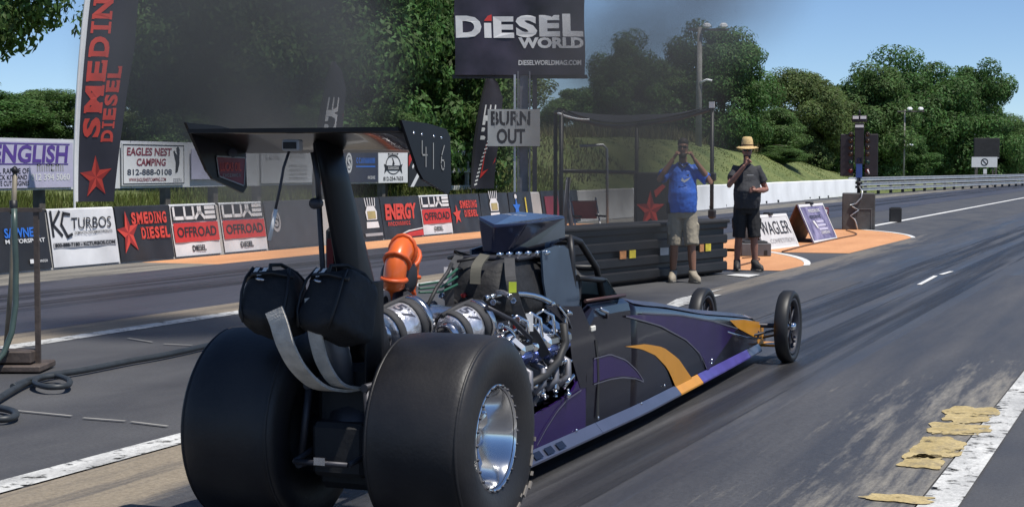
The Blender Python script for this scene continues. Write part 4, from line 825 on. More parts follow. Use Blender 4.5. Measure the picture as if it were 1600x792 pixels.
gfx([(975, 493), (1020, 490), (1060, 492), (1110, 500), (1150, 512)], [(975, 493), (1030, 508), (1070, 530), (1096, 556), (1104, 580)], M_PURP, 'purple_panel', .009)
gfx([(925, 560), (950, 553), (975, 562), (992, 578), (1003, 594)], [(925, 598), (950, 590), (970, 587), (990, 589), (1003, 594)], M_PURP, 'purple_panel', .009)
def pin(pts, wd=2.0): gfx(pts, [(x, y + wd) for x, y in pts], M_PIN, 'pinstripe', .012, 16)
pin([(975, 493), (1030, 508), (1070, 530), (1092, 552), (1102, 575)]); pin([(925, 559), (950, 552), (975, 561), (992, 577), (1003, 594)]); pin([(925, 599), (950, 591), (970, 588), (990, 590), (1003, 595)]); pin([(836, 694), (850, 668), (868, 640), (884, 622), (905, 608)]); pin([(1000, 488), (1060, 491), (1110, 500), (1150, 512)])
gfx([(927, 531), (930, 560), (931, 600), (930, 652)], [(930, 531), (933, 560), (934, 600), (933, 652)], M_DARK, 'panel_seam', .011)
gfx([(1138, 500), (1160, 499), (1185, 503)], [(1150, 512), (1165, 520), (1180, 528)], M_ORNG, 'nose_flash', .010)
for p in ((1036, 602), (1110, 562), (1110, 567), (932, 652), (1000, 630), (898, 672)):
    y, z = cs(*p); mb = MB(); mb.lathe([(0, .009), (.004, .008), (.006, 0)], 8, (hwid(y) + .010, y, z), 'x'); ob('rivet', mb, M_CHR, car)
# highlight along the nose cowl's top edges, laid on as steel-blue strips
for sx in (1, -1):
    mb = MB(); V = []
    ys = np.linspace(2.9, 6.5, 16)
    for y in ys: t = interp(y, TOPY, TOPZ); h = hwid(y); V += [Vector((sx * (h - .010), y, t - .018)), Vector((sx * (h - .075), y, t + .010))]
    mb.add(V, [(2 * i, 2 * i + 1, 2 * i + 3, 2 * i + 2) for i in range(15)], True); ob('cowl_highlight', mb, M_SILV, car, fixn=False)
# nose wing, front axle, steering links
mb = MB(); mb.box((0, 6.72, .115), (.44, .22, .02), ch=.006); ob('nose_wing', mb, M_ORNG, car)
for sx in (1, -1): mb = MB(); mb.prism([(6.3, .30), (6.62, .28), (6.62, .13), (6.45, .13)], sx * .118, sx * .125, lambda a, b, h: Vector((h, a, b))); ob('nose_flash', mb, M_ORNG, car)
mb = MB(); mb.tube([(-.30, 6.52, .28), (.30, 6.52, .28)], .018, 8); mb.tube([(-.10, 6.2, .22), (-.28, 6.5, .26)], .010, 6); mb.tube([(.10, 6.2, .22), (.28, 6.5, .26)], .010, 6); mb.tube([(.10, 6.62, .17), (.28, 6.52, .22)], .010, 6); mb.tube([(-.10, 6.62, .17), (-.28, 6.52, .22)], .010, 6); ob('front_axle', mb, M_BSTEEL, car)
mb = MB(); mb.tube([cat_(1136, 518, .17), cat_(1150, 523, .16), cat_(1168, 528, .15), cat_(1190, 528, .22)], .008, 6); ob('steering_link', mb, M_CHR, car)
# ------------------------------------------------------------------ wheels
def rear_wheel(x, sx, lab=None):
    w_ = bpy.data.objects.new('rear_wheel', None); COL.objects.link(w_); w_.parent = car; w_.location = (x, 0, .415)
    hp = [(.06, .4155), (.12, .4145), (.165, .411), (.190, .403), (.208, .388), (.218, .365), (.224, .33), (.222, .29), (.208, .24), (.19, .20)]; prof = [(-a, b) for a, b in reversed(hp)] + hp
    mb = MB(); mb.lathe(prof, 72); ob('tyre', mb, M_TYRE, w_)
    for a_ in (-1, 1): mb = MB(); mb.lathe([(a_ * .186, .4040), (a_ * .190, .4075), (a_ * .196, .4035), (a_ * .198, .3965)], 72); ob('mould_line', mb, M_TYRE, w_)
    o = sx * .188
    mb = MB(); mb.lathe([(o, .222), (o + sx * .012, .218), (o + sx * .012, .205), (o - sx * .01, .200), (o - sx * .03, .186), (o - sx * .14, .178), (o - sx * .15, .170), (o - sx * .151, .165)], 48); ob('rim', mb, M_CHR, w_)
    mb = MB(); mb.lathe([(o - sx * .150, .168), (o - sx * .135, .06), (o - sx * .118, .045), (o - sx * .118, 0)], 40); ob('rim_centre', mb, M_BSTEEL, w_)
    mb = MB(); mb.lathe([(-o, .21), (-o + sx * .06, .19), (-o + sx * .10, .10), (-o + sx * .10, 0)], 32); ob('rim_back', mb, M_BSTEEL, w_)
    mb = MB(); mb.lathe([(0, .007), (sx * .007, .006), (sx * .008, 0)], 6); bm_ = mb.mesh('rim_bolt'); bm_.materials.append(M_BSTEEL)
    for k in range(24): q = 2 * math.pi * k / 24; bo = ob('rim_bolt', bm_, None, w_); bo.location = (o + sx * .012, .2115 * math.cos(q), .2115 * math.sin(q))
    mb = MB()
    for k in range(5):
        q = 2 * math.pi * k / 5 + .3; mb.box((o - sx * .115, .10 * math.cos(q), .10 * math.sin(q)), (.03, .05, .15), Matrix.Rotation(q - math.pi / 2, 3, 'X'), ch=.008)
    ob('spokes', mb, M_CHR, w_)
    mb = MB(); mb.lathe([(0, .036), (sx * .05, .034), (sx * .055, .02), (sx * .055, 0)], 16, (o - sx * .12, 0, 0)); ob('hub', mb, M_ALU, w_)
    return w_
wr = rear_wheel(.415, 1); wl = rear_wheel(-.415, -1)
# rubber shreds hanging from the outer shoulder of the right rear slick
for k in range(8):
    mb = MB(); q = -.15 - k * .13; r_ = .36 + .03 * math.sin(k * 5); a = Vector((.222, r_ * math.cos(q), r_ * math.sin(q))); s = .007 + .006 * ((k * 7) % 3); mb.box(a, (.010, s, s * 2.6), Matrix.Rotation(q, 3, 'X')); ob('rubber_shred', mb, mat('worn_rubber_pale', (.22, .20, .18), .8), wr)
mb = MB(); V, Fs = text2d('MT', .02); 
mb = MB(); mb.add([Vector((.2185 + .003, 0, 0)) + Vector((0, (x - .5) * .07 + .26, (y - .35) * .10 - .17)) for x, y in V], Fs); ob('tyre_lettering', mb, mat('tyre_letter_grey', (.25, .25, .25), .7), wl, fixn=False)
def front_wheel(x, sx):
    w_ = bpy.data.objects.new('front_wheel', None); COL.objects.link(w_); w_.parent = car; w_.location = (x, 6.52, .28)
    mb = MB(); mb.lathe([(-.035, .215), (-.05, .235), (-.052, .262), (-.035, .277), (0, .28), (.035, .277), (.052, .262), (.05, .235), (.035, .215)], 48); ob('tyre', mb, M_TYRE2, w_)
    mb = MB(); mb.lathe([(-.038, .218), (-.03, .20), (.03, .20), (.038, .218), (.044, .218), (.034, .195), (-.034, .195), (-.044, .218)], 40); ob('rim', mb, M_BSTEEL, w_)
    for k in range(8): q = 2 * math.pi * k / 8; mb = MB(); mb.tube([(.012, .03 * math.cos(q), .03 * math.sin(q)), (.012, .198 * math.cos(q), .198 * math.sin(q))], .008, 6); ob('spoke', mb, M_BSTEEL, w_)
    mb = MB(); mb.lathe([(-.05, 0), (-.05, .03), (.045, .032), (.06, .022), (.06, 0)], 14); ob('hub', mb, M_CHR, w_)
    for q in (-.7, -.5): mb = MB(); mb.box((.03, .12 * math.cos(q), .19 * math.sin(q) - .0), (.02, .03, .02)); ob('wheel_weight', mb, M_CHR, w_)
    return w_
front_wheel(.34, 1); front_wheel(-.34, -1)
# ------------------------------------------------------------------ rear axle, chassis tail
mb = MB(); mb.tube([(-.22, 0, .415), (.22, 0, .415)], .055, 12); mb.lathe([(-.12, .06), (-.08, .14), (0, .16), (.08, .14), (.12, .06)], 18, (0, 0, .415)); ob('rear_axle', mb, M_BSTEEL, car)
mb = MB(); mb.box((0, .1, .44), (.30, .42, .52), ch=.03); mb.box((0, -.16, .36), (.24, .10, .22), ch=.02); ob('tail_section', mb, M_BLKM, car)
for sx in (1, -1): mb = MB(); mb.tube([(sx * .16, -.24, .30), (sx * .20, .7, .30), (sx * .24, 1.6, .22)], .018, 8); mb.tube([(sx * .13, -.22, .62), (sx * .18, .6, .64), (sx * .20, 1.6, .66)], .018, 8); mb.tube([(sx * .16, -.22, .30), (sx * .13, -.2, .62)], .016, 8); ob('chassis_rail', mb, M_BSTEEL, car)
mb = MB(); mb.tube([(-.12, -.34, .33), (.12, -.34, .33)], .012, 6); mb.tube([(-.12, -.34, .33), (-.14, -.1, .36)], .012, 6); mb.tube([(.12, -.34, .33), (.14, -.1, .36)], .012, 6); ob('tow_bar', mb, M_BSTEEL, car)
mb = MB(); mb.box((0, -.352, .34), (.05, .012, .03)); ob('tail_tag', mb, M_ALU, car)
# ------------------------------------------------------------------ wing
WH = .455
def aero(y): return 1.640 - .075 * (y + .56) / .43 + .010 * math.sin(math.pi * (y + .56) / .43)
ysw = np.linspace(-.56, -.13, 9)
mb = MB(); mb.loft([[Vector((x, y, aero(y) + .006 + .012 * math.sin(math.pi * (y + .56) / .43))) for y in ysw] + [Vector((x, y, aero(y) - .006)) for y in reversed(ysw)] for x in (-WH, -.2, 0, .2, WH)]); ob('main_plane', mb, mat('wing_gloss', (.02, .018, .018), .28, .0, var=.15, scale=4, coat=.3), car)
mb = MB(); mb.box((0, -.565, 1.642), (2 * WH, .012, .016)); ob('gurney_flap', mb, M_CARB, car)
EP = [(-.575, 1.675), (-.34, 1.668), (-.17, 1.65), (-.135, 1.62), (-.125, 1.42), (-.155, 1.395), (-.385, 1.455), (-.43, 1.49)]
for sx in (1, -1):
    mb = MB(); mb.prism(EP, sx * (WH + .004), sx * (WH + .016), lambda a, b, h: Vector((h, a, b))); e = ob('end_plate', mb, M_CARB, car)
    if sx == 1:
        P = Panel(e, lambda u, v, h: Vector((WH + .016 + h, u, v)), .002)
        M_CHK = mat('chalk_white', (.35, .35, .34), .9)
        for i, g in enumerate(([[(0, 1), (0, .45), (.8, .45)], [(.62, .75), (.62, 0)]], [[(.3, 1), (.3, 0)]], [[(.6, 1), (.15, .6), (.05, .25), (.3, 0), (.6, .1), (.6, .4), (.2, .42)]])):
            P.put(stroke2d([[(-.40 + i * .085 + x * .055, 1.505 + y * .095 - i * .008) for x, y in ln] for ln in g], .006), M_CHK, 'chalk_number')
        for q_ in ((-.47, 1.63), (-.40, 1.625), (-.29, 1.62), (-.22, 1.615)): mb = MB(); mb.lathe([(0, .006), (.003, .005), (.004, 0)], 8, (WH + .016, q_[0], q_[1])); ob('rivet', mb, M_CHR, e)
    else:
        P = Panel(e, lambda u, v, h: Vector((-WH - .004 + h, u, v)), .002)
        P.put(poly2d([(-.365, 1.545), (-.14, 1.54), (-.155, 1.425), (-.345, 1.465)]), PMA, 'sponsor_decal'); P.put(stroke2d([[(-.365, 1.545), (-.14, 1.54), (-.155, 1.425), (-.345, 1.465), (-.365, 1.545)]], .006), PG, 'decal_border', 2)
        V, Fs = fit_text('LUCAS OIL', (-.335, 1.485, -.175, 1.522), .03); P.put((V, Fs), PO, 'lettering', 2); P.put(disc2d((-.24, 1.56), .035, .018, 16), PNV, 'decal_border', 2)
        P.put(scrib((-.32, 1.462, -.18, 1.475), 8), PG, 'lettering', 2)
# blade-like upright
mb = MB(); secs = []
for t in np.linspace(0, 1, 7):
    y0 = -.345 + .345 * t; z = 1.605 - 1.0 * t; ch_ = .20 + .16 * t; wd = .030 + .02 * t
    secs.append([Vector((wd * math.cos(a) * (.8 if math.cos(a) < 0 else 1) * .9 + .0, y0 + ch_ / 2 * math.sin(a) + ch_ / 2 - .03, z)) for a in np.linspace(0, 2 * math.pi, 16, endpoint=False)])
mb.loft(secs); ob('wing_upright', mb, M_CARB, car)
mb = MB(); mb.tube([(-.05, -.28, 1.60), (-.06, -.20, 1.0), (-.06, -.1, .62)], .012, 6); ob('wing_stay', mb, M_BSTEEL, car)
q = cat_(478, 222, 0); mb = MB(); mb.box((-.03, -.50, 1.585), (.075, .04, .045), ch=.006); cmr = ob('camera_box', mb, PG, car); mb = MB(); mb.box((-.03, -.523, 1.585), (.055, .006, .026)); ob('lens_window', mb, M_DARK, cmr)
mb = MB(); mb.tube([(-.05, -.49, 1.565), (-.07, -.50, 1.50), (-.075, -.52, 1.42), (-.10, -.53, 1.30)], .006, 6); ob('pull_cord', mb, M_BSTEEL, car); mb = MB(); mb.tube([(-.09, -.526, 1.34), (-.115, -.535, 1.22)], .008, 6); ob('pull_cord_end', mb, PW, car)
mb = MB(); mb.tube([(-.02, -.36, 1.56), (.0, -.36, 1.46), (.01, -.36, 1.38)], .009, 6); mb.lathe([(-.02, 0), (-.02, .022), (.02, .022), (.02, 0)], 10, (.0, -.37, 1.36), 'y'); ob('rod_end', mb, M_BSTEEL, car)
mb = MB(); mb.box((-.09, -.03, 1.16), (.07, .10, .20), ch=.02); fe = ob('release_box', mb, M_BLKM, car); mb = MB(); mb.box((-.092, -.083, 1.15), (.03, .006, .12)); ob('red_tab', mb, M_HARN, fe)
# ------------------------------------------------------------------ parachute packs
def pack(c, d, rz, rx, nm='parachute_pack'):
    n_, m_ = 20, 14; rs = []
    for j in range(m_ + 1):
        v = -math.pi / 2 + math.pi * j / m_; rr = []
        for i in range(n_):
            u = 2 * math.pi * i / n_; f = lambda x: math.copysign(abs(x) ** .38, x)
            p = Vector((d[0] / 2 * f(math.cos(v)) * f(math.cos(u)), d[1] / 2 * f(math.cos(v)) * f(math.sin(u)), d[2] / 2 * f(math.sin(v))))
            kz = p.z / d[2]; p.x *= 1 - (.42 if kz > 0 else .15) * kz; p.y *= 1 - (.3 if kz > 0 else .1) * kz; p.z -= .008 * math.cos(p.x / d[0] * 9); p *= 1 + .03 * math.sin(7 * p.x / d[0] + 9 * p.z / d[2] + c[0] * 30) ; rr.append(p)
        rs.append(rr)
    M = Euler((rx, .0, rz)).to_matrix(); mb = MB(); mb.loft([[M @ p + Vector(c) for p in r_] for r_ in rs], caps=False)
    o = ob(nm, mb, M_FAB, car); sbm = o.modifiers.new('s', 'SUBSURF'); sbm.levels = sbm.render_levels = 2; txx = bpy.data.textures.new('creases', 'CLOUDS'); txx.noise_scale = .06; txx.noise_depth = 2; dsp = o.modifiers.new('d', 'DISPLACE'); dsp.texture = txx; dsp.strength = .010; dsp.mid_level = .5
    def loc(x, y, z): return M @ Vector((x * d[0] / 2, y * d[1] / 2, z * d[2] / 2)) + Vector(c)
    mb = MB(); mb.tube([loc(-.95, -.6, .55), loc(-.5, -1.02, .62), loc(.2, -1.06, .66), loc(.9, -.85, .6)], .009, 6); ob('flap_seam', mb, M_BLK, o)
    mb = MB(); nn = M @ Vector((0, -.014, .004))
    for zz in ((-.45, .80), (-.30, .68), (-.15, .80)): a = loc(zz[0], -.93, zz[1]) + nn; mb.add([a, loc(zz[0] + .16, -.93, zz[1] + .02) + nn, loc(zz[0] + .10, -.96, zz[1] - .14) + nn, loc(zz[0] - .06, -.96, zz[1] - .16) + nn], [(0, 1, 2, 3)])
    ob('logo_patch', mb, PW, o, fixn=False)
    for xx in (-.82, .82): mb = MB(); mb.tube([loc(xx * .8, -.80, .92), loc(xx * .94, -1.0, .5), loc(xx, -1.04, 0), loc(xx * .96, -1.02, -.5), loc(xx * .8, -.9, -.95)], .006, 6); ob('piping', mb, M_BLK, o)
    mb = MB(); mb.tube([loc(.1, -1.0, .62), loc(.0, -.9, .98), loc(.1, -.3, 1.22), loc(.5, .2, 1.12), loc(.75, .4, .9)], .008, 6); ob('pull_cord', mb, M_RUB, o)
    mb = MB(); mb.tube([loc(-.35, -1.05, .45), loc(-.25, -1.12, .42), loc(-.1, -1.12, .40), loc(-.05, -1.06, .42)], .007, 6); ob('buckle', mb, M_ALU, o)
    return o
pack((-.225, -.30, .955), (.235, .25, .25), R(8), R(-24)); pack((.04, -.255, .945), (.235, .26, .27), R(-12), R(-24))
def ribbon(pts, wd, m, name, side=None):
    pts = [Vector(p) for p in pts]; out = []
    for i in range(len(pts) - 1):
        p0, p1, p2, p3 = pts[max(i - 1, 0)], pts[i], pts[i + 1], pts[min(i + 2, len(pts) - 1)]
        for k in range(6): t = k / 6; out.append(.5 * ((2 * p1) + (p2 - p0) * t + (2 * p0 - 5 * p1 + 4 * p2 - p3) * t * t + (3 * p1 - p0 - 3 * p2 + p3) * t ** 3))
    out.append(pts[-1]); mb = MB(); rs = []
    for i, p in enumerate(out):
        tn = (out[min(i + 1, len(out) - 1)] - out[max(i - 1, 0)]).normalized(); s = Vector(side or (1, 0, 0)); s = (s - tn * s.dot(tn)).normalized(); nn = tn.cross(s) * .006
        rs.append([p - s * wd / 2 - nn, p + s * wd / 2 - nn, p + s * wd / 2 + nn, p - s * wd / 2 + nn])
    mb.loft(rs, smooth=False); return ob(name, mb, m, car)
ribbon([cat_(428, 484, -.12), cat_(436, 505, -.10), cat_(447, 540, -.08), cat_(466, 575, -.07), cat_(495, 602, -.05), cat_(525, 609, -.01), cat_(556, 605, .04)], .078, M_WEB, 'tow_strap')
ribbon([cat_(487, 465, -.03), cat_(489, 490, -.02), cat_(494, 530, -.01), cat_(506, 570, .0), cat_(528, 600, .02), cat_(558, 606, .05)], .058, M_WEB, 'tow_strap')
mb = MB(); mb.tube([cat_(525, 515, .0) + Vector((0, -.04, 0)), cat_(530, 560, .0), cat_(535, 600, .0)], .05, 12); ob('launch_tube', mb, mat('launcher_grey', (.13, .13, .14), .5, .4, var=.2), car)
mb = MB(); mb.box((.115, -.10, .78), (.012, .16, .52), ch=.004); ob('chute_plate', mb, M_CARB, car)
# ------------------------------------------------------------------ engine: block, heads, blanket, turbos, plumbing
mb = MB(); mb.box((0, 1.40, .50), (.30, .80, .42), ch=.03); mb.box((0, 1.40, .72), (.22, .72, .12), ch=.02); eng = ob('engine_block', mb, M_STEEL, car)
for sx in (1, -1):
    Mr = Matrix.Rotation(sx * R(38), 3, 'Y')
    mb = MB(); mb.box((sx * .19, 1.42, .62), (.17, .72, .13), Mr, ch=.02); hd_ = ob('cylinder_head', mb, M_ALU, car)
    for k in range(4):
        mb = MB(); mb.box((sx * .235, 1.16 + k * .175, .675), (.15, .145, .06), Mr, ch=.018); ob('rocker_cover', mb, M_CHR, hd_)
        mb = MB(); mb.tube([(sx * .20, 1.13 + k * .175, .71), (sx * .21, 1.13 + k * .175, .78), (sx * .235, 1.16 + k * .175, .80), (sx * .27, 1.20 + k * .175, .77), (sx * .28, 1.20 + k * .175, .68)], .009, 8); ob('injector_line', mb, M_CHR, hd_)
        mb = MB(); mb.tube([(sx * .24, 1.16 + k * .175, .56), (sx * .30, 1.16 + k * .175, .53), (sx * .31, 1.14 + k * .175, .46), (sx * .27, 1.10 + k * .175, .42)], .018, 10); ob('exhaust_runner', mb, M_STEEL, hd_)
        mb = MB(); mb.box((sx * .262, 1.16 + k * .175, .60), (.05, .12, .07), Mr, ch=.01); ob('port_flange', mb, mat('anodised_blue', (.12, .16, .42), .25, .8, var=.2, scale=20), hd_)
mb = MB(); g_ = random.Random(4); mb.lathe([(-.014, 0), (-.012, .012), (.012, .013), (.016, 0)], 8); bm_ = mb.mesh('fitting'); bm_.materials.append(M_CHR)
for k in range(34): fo = ob('fitting', bm_, None, eng); fo.location = (.20 + g_.uniform(0, .085), 1.12 + g_.uniform(0, .72), .34 + g_.uniform(0, .16)); fo.rotation_euler = (0, g_.uniform(0, 3), g_.uniform(0, 3))
mb = MB()
for k in range(7): y0 = 1.05 + k * .12; mb.tube([(.24, y0, .38 + .03 * (k % 3)), (.275, y0 + .06, .44), (.25, y0 + .13, .40 + .02 * (k % 2))], .012, 7)
ob('fuel_lines', mb, M_CHR, eng)
mb = MB(); mb.tube([cat_(880, 505, .30), cat_(884, 535, .31), cat_(872, 565, .31), cat_(850, 588, .31), cat_(824, 602, .30)], .020, 10); ob('coolant_hose', mb, M_RUB, car)
mb = MB(); mb.tube([cat_(806, 520, .24), cat_(812, 560, .28), cat_(822, 600, .29)], .012, 8); mb.tube([cat_(760, 480, .2), cat_(800, 500, .24), cat_(830, 530, .29)], .012, 8); ob('braided_lines', mb, M_BSTEEL, car)
mb = MB(); mb.lathe([(-.03, .06), (-.02, .085), (.02, .085), (.03, .06), (.03, 0)], 18, (.08, .98, .50), 'y'); ob('rear_pulley', mb, M_ALU, eng)
# loose plumbing over and beside the engine
g_ = random.Random(31); M_BRD = mat('braided_steel', (.34, .34, .36), .38, .8, var=.3, scale=60); M_RED2 = mat('fitting_red', (.35, .03, .03), .35, .5)
for k in range(22):
    a = Vector((g_.uniform(-.16, .27), g_.uniform(.92, 1.25), g_.uniform(.66, .90))); b = Vector((g_.uniform(-.05, .30), a.y + g_.uniform(.12, .55), g_.uniform(.46, .84))); c = a.lerp(b, .5) + Vector((g_.uniform(-.02, .06), g_.uniform(-.05, .05), g_.uniform(.02, .12)))
    mb = MB(); pts_ = [(a * (1 - t) ** 2 + c * 2 * t * (1 - t) + b * t * t) for t in [i / 8 for i in range(9)]]; mb.tube(pts_, g_.choice((.007, .009, .013)), 7); h_ = ob('hose', mb, (M_BRD, M_RUB, M_RUB, M_CHR)[k % 4], car)
    for e_, d_ in ((pts_[0], pts_[1]), (pts_[-1], pts_[-2])): mb = MB(); mb.tube([e_, e_.lerp(d_, .5)], .015, 6); ob('hose_end', mb, (M_CHR, M_ALU, M_RED2, M_CHR)[k % 4], h_)
for k in range(16):
    c_ = Vector((.262 + g_.uniform(0, .03), 1.18 + g_.uniform(0, .66), .35 + g_.uniform(0, .20))); r_ = g_.uniform(.010, .020); ax_ = 'xyz'[k % 3]
    mb = MB(); mb.lathe([(-r_, 0), (-r_, r_ * .8), (-r_ * .3, r_), (r_ * .5, r_), (r_ * .5, r_ * .6), (r_ * 1.6, r_ * .55), (r_ * 1.6, 0)], 10, c_, ax_); ob('port_cap', mb, (M_CHR, M_ALU, M_CHR, M_BSTEEL)[k % 4], eng)
for k in range(6):
    a = Vector((.27, 1.2 + k * .10, .40 + g_.uniform(-.03, .08))); mb = MB(); mb.box(a, (.02, g_.uniform(.05, .1), g_.uniform(.03, .07)), Matrix.Rotation(g_.uniform(-.6, .6), 3, 'X'), ch=.006); ob('bracket', mb, (M_ALU, M_BSTEEL)[k % 2], eng)
# black restraint blanket with straps over the intake
bl = pack((0, 1.50, .905), (.34, .64, .30), 0, 0, 'intake_blanket')
for c_ in list(bl.children): bpy.data.objects.remove(c_)
def strapv(px0, px1, x, y, m, tagm, tpos):
    a, b = cat_(px0, 408, x), cat_(px1, 520, x + .05); ribbon([a, a.lerp(b, .4) + Vector((.03, -.03, 0)), a.lerp(b, .75) + Vector((.03, -.03, 0)), b], .045, m, 'blanket_strap')
M_STR = mat('strap_charcoal', (.045, .045, .048), .75, var=.15, scale=30)
def strap_at(pts, wd, m=M_STR, nm='blanket_strap'): return ribbon(pts, wd, m, nm, (.93, .37, 0))
s0 = strap_at([(-.09, 1.22, 1.07), (-.09, 1.12, 1.0), (-.09, 1.10, .9), (-.085, 1.11, .78)], .045); s1 = strap_at([(.045, 1.22, 1.08), (.045, 1.12, 1.03), (.045, 1.10, .95)], .05, mat('strap_olive', (.10, .095, .075), .8))
s2 = strap_at([(.14, 1.30, 1.06), (.19, 1.19, .98), (.215, 1.18, .88), (.24, 1.21, .78), (.285, 1.26, .70), (.32, 1.32, .60)], .05)
for c_, m_ in (((-.09, 1.085, .985), PW), ((.215, 1.155, .935), mat('hi_vis_yellow', (.55, .65, .05), .5)), ((.275, 1.22, .765), PW)):
    mb = MB(); mb.box(c_, (.036, .006, .085 if m_ is PW else .05), Matrix.Rotation(R(20), 3, 'Z')); ob('strap_tag', mb, m_, car)
mb = MB(); g_ = random.Random(9)
for k in range(10): a = Vector((-.16 + g_.uniform(0, .34), 1.12 + g_.uniform(0, .5), 1.03 + g_.uniform(0, .04))); mb.tube([a, a + Vector((g_.uniform(-.1, .1), g_.uniform(0, .12), g_.uniform(-.02, .03))), a + Vector((g_.uniform(-.1, .15), g_.uniform(.05, .2), -.03))], .008, 6)
ob('wiring', mb, M_RUB, car)
mb = MB(); mb.box((0, 1.72, 1.055), (.30, .66, .02), ch=.006); ob('intake_plate', mb, M_BSTEEL, car)
mb = MB()
for k in range(6): mb.lathe([(-.02, 0), (-.02, .012), (.02, .012), (.02, 0)], 8, (.05 + .03 * k, 1.40 + .05 * k, 1.075), 'y')
ob('plate_fittings', mb, M_CHR, car)
# scoop: faceted hood scoop, wide on top, narrow at its foot, mouth facing forward
y0, y1 = 1.55, 2.08; sv = [(a, b, c - .028 if c > 1.1 else c) for a, b, c in [(-.135, y0, 1.285), (-.035, y0 - .03, 1.235), (.135, y0, 1.255), (.135, y1, 1.275), (-.135, y1, 1.295), (-.12, y0 + .03, 1.07), (-.05, y0 + .0, 1.07), (.02, y0 + .03, 1.07), (.06, y1 - .12, 1.07), (-.12, y1 - .12, 1.07), (.14, y1, 1.15), (-.14, y1, 1.15)]]
M_SCP = mat('scoop_blue_black', (.034, .040, .078), .18, .45, var=.15, scale=3, coat=.8)
sf = [(0, 1, 2, 3, 4), (0, 5, 6, 1), (1, 6, 7, 2), (2, 7, 8, 10, 3), (0, 4, 11, 9, 5), (5, 9, 8, 7, 6), (8, 9, 11, 10)]
mb = MB(); mb.add(sv, sf); sco = ob('air_scoop', mb, M_SCP, car); bv = sco.modifiers.new('b', 'BEVEL'); bv.width = .012; bv.segments = 3
mb = MB(); mb.prism([(-.11, 1.14), (.11, 1.14), (.11, 1.235), (-.11, 1.24)], y1 + .002, y1 + .012, lambda a, b, h: Vector((a, h, b))); ob('scoop_mouth', mb, M_DARK, sco)
P = Panel(sco, lambda u, v, h: Vector((-.06 + u, 1.62 + v, 1.262 - u * .07 + h)), .003); P.put(scrib((.0, .06, .12, .14), 4), PG, 'decal')
# turbochargers in silver blankets
def turbo(c, r, ln, rz, rx, nm='turbocharger'):
    M = Euler((rx, 0, rz)).to_matrix(); C_ = Vector(c)
    def rot(mb): mb.v = [tuple(M @ Vector(v) + C_) for v in mb.v]; return mb
    mb = MB(); mb.lathe([(-ln / 2, r * .55), (-ln / 2, r * .9), (-ln / 2 + .02, r), (ln / 2 - .02, r), (ln / 2, r * .9), (ln / 2, 0)], 28, axis='y'); o = ob(nm, rot(mb), mat('silver_blanket', (.66, .66, .70), .32, .75, var=.35, scale=16, bump=.5, bscale=22), car)
    mb = MB(); mb.lathe([(-ln / 2 - .03, r * .5), (-ln / 2 - .03, r * .62), (-ln / 2 + .01, r * .66)], 24, axis='y'); mb.lathe([(-ln / 2 - .03, r * .5), (-ln / 2 + .05, r * .42), (-ln / 2 + .05, 0)], 24, axis='y'); ob('inlet', rot(mb), M_ALU, o)
    for yy in (-ln * .34, ln * .30): mb = MB(); mb.lathe([(yy - .02, r + .001), (yy - .02, r + .006), (yy + .02, r + .006), (yy + .02, r + .001)], 28, axis='y'); ob('band', rot(mb), M_STR, o)
    mb = MB(); mb.lathe([(ln * .42, r * 1.02), (ln * .42, r * 1.12), (ln * .55, r * 1.12), (ln * .55, r * .9)], 28, axis='y'); ob('clamp_ring', rot(mb), M_ALU, o)
    mb = MB(); mb.tube([M @ Vector((-.02, -ln * .55, r * .98)) + C_, M @ Vector((-.02, 0, r * 1.04)) + C_, M @ Vector((-.02, ln * .55, r * 1.02)) + C_], .012, 6); ob('strap', mb, M_STR, o)
    V, Fs = fit_text('57', (-.05, -.03, .05, .03), .02); mb = MB(); mb.add([M @ (Vector((r * 1.012 * math.sin((x + .02) / r + .45), y, r * 1.012 * math.cos((x + .02) / r + .45)))) + C_ for x, y in V], Fs); ob('lettering', mb, PNV, o, fixn=False)
    return o
turbo((-.10, .56, .785), .105, .22, R(-18), R(14)); turbo((.10, .84, .765), .095, .20, R(-18), R(14))
mb = MB(); mb.tube([(-.1, .70, .80), (-.08, .85, .82), (-.04, 1.0, .80), (0, 1.10, .82)], .05, 12); mb.tube([(.1, .96, .78), (.08, 1.05, .80), (.05, 1.12, .84)], .045, 12); ob('charge_pipe', mb, M_ALU, car)
mb = MB(); mb.tube([(.02, .94, .84), (.12, .98, .85), (.18, 1.02, .78), (.17, 1.08, .72)], .010, 8); mb.tube([(.16, .98, .70), (.2, 1.05, .70), (.24, 1.1, .64)], .022, 10); ob('oil_line', mb, M_ALU, car)
# big compressor housing in an orange containment blanket
oc = Vector((-.20, .80, 1.00)); Mo = Euler((0, R(6), R(12))).to_matrix(); mb = MB(); rs = []
for k in range(40):
    a = R(-118) + R(318) * k / 39; rad = .106 + .016 * k / 39; tr_ = .060 + .010 * math.sin(k * .08)
    ctr = Vector((0, math.cos(a) * rad, math.sin(a) * rad)); rn = Vector((0, math.cos(a), math.sin(a))); rs.append([Mo @ (ctr + rn * tr_ * math.cos(q) + Vector((1, 0, 0)) * tr_ * .82 * math.sin(q)) + oc for q in np.linspace(0, 2 * math.pi, 14, endpoint=False)])
mb.loft(rs); orb = ob('orange_blanket', mb, M_ORB, car)
for k in (2, 8, 14, 20, 26, 32, 37):
    mb = MB(); c0 = sum((Vector(v) for v in rs[k]), Vector()) / 14; mb.tube([c0 + (Vector(v) - c0) * 1.08 for v in rs[k]], .011, 6, closed=True); ob('lashing', mb, mat('orange_cord', (.62, .10, .02), .5), orb)
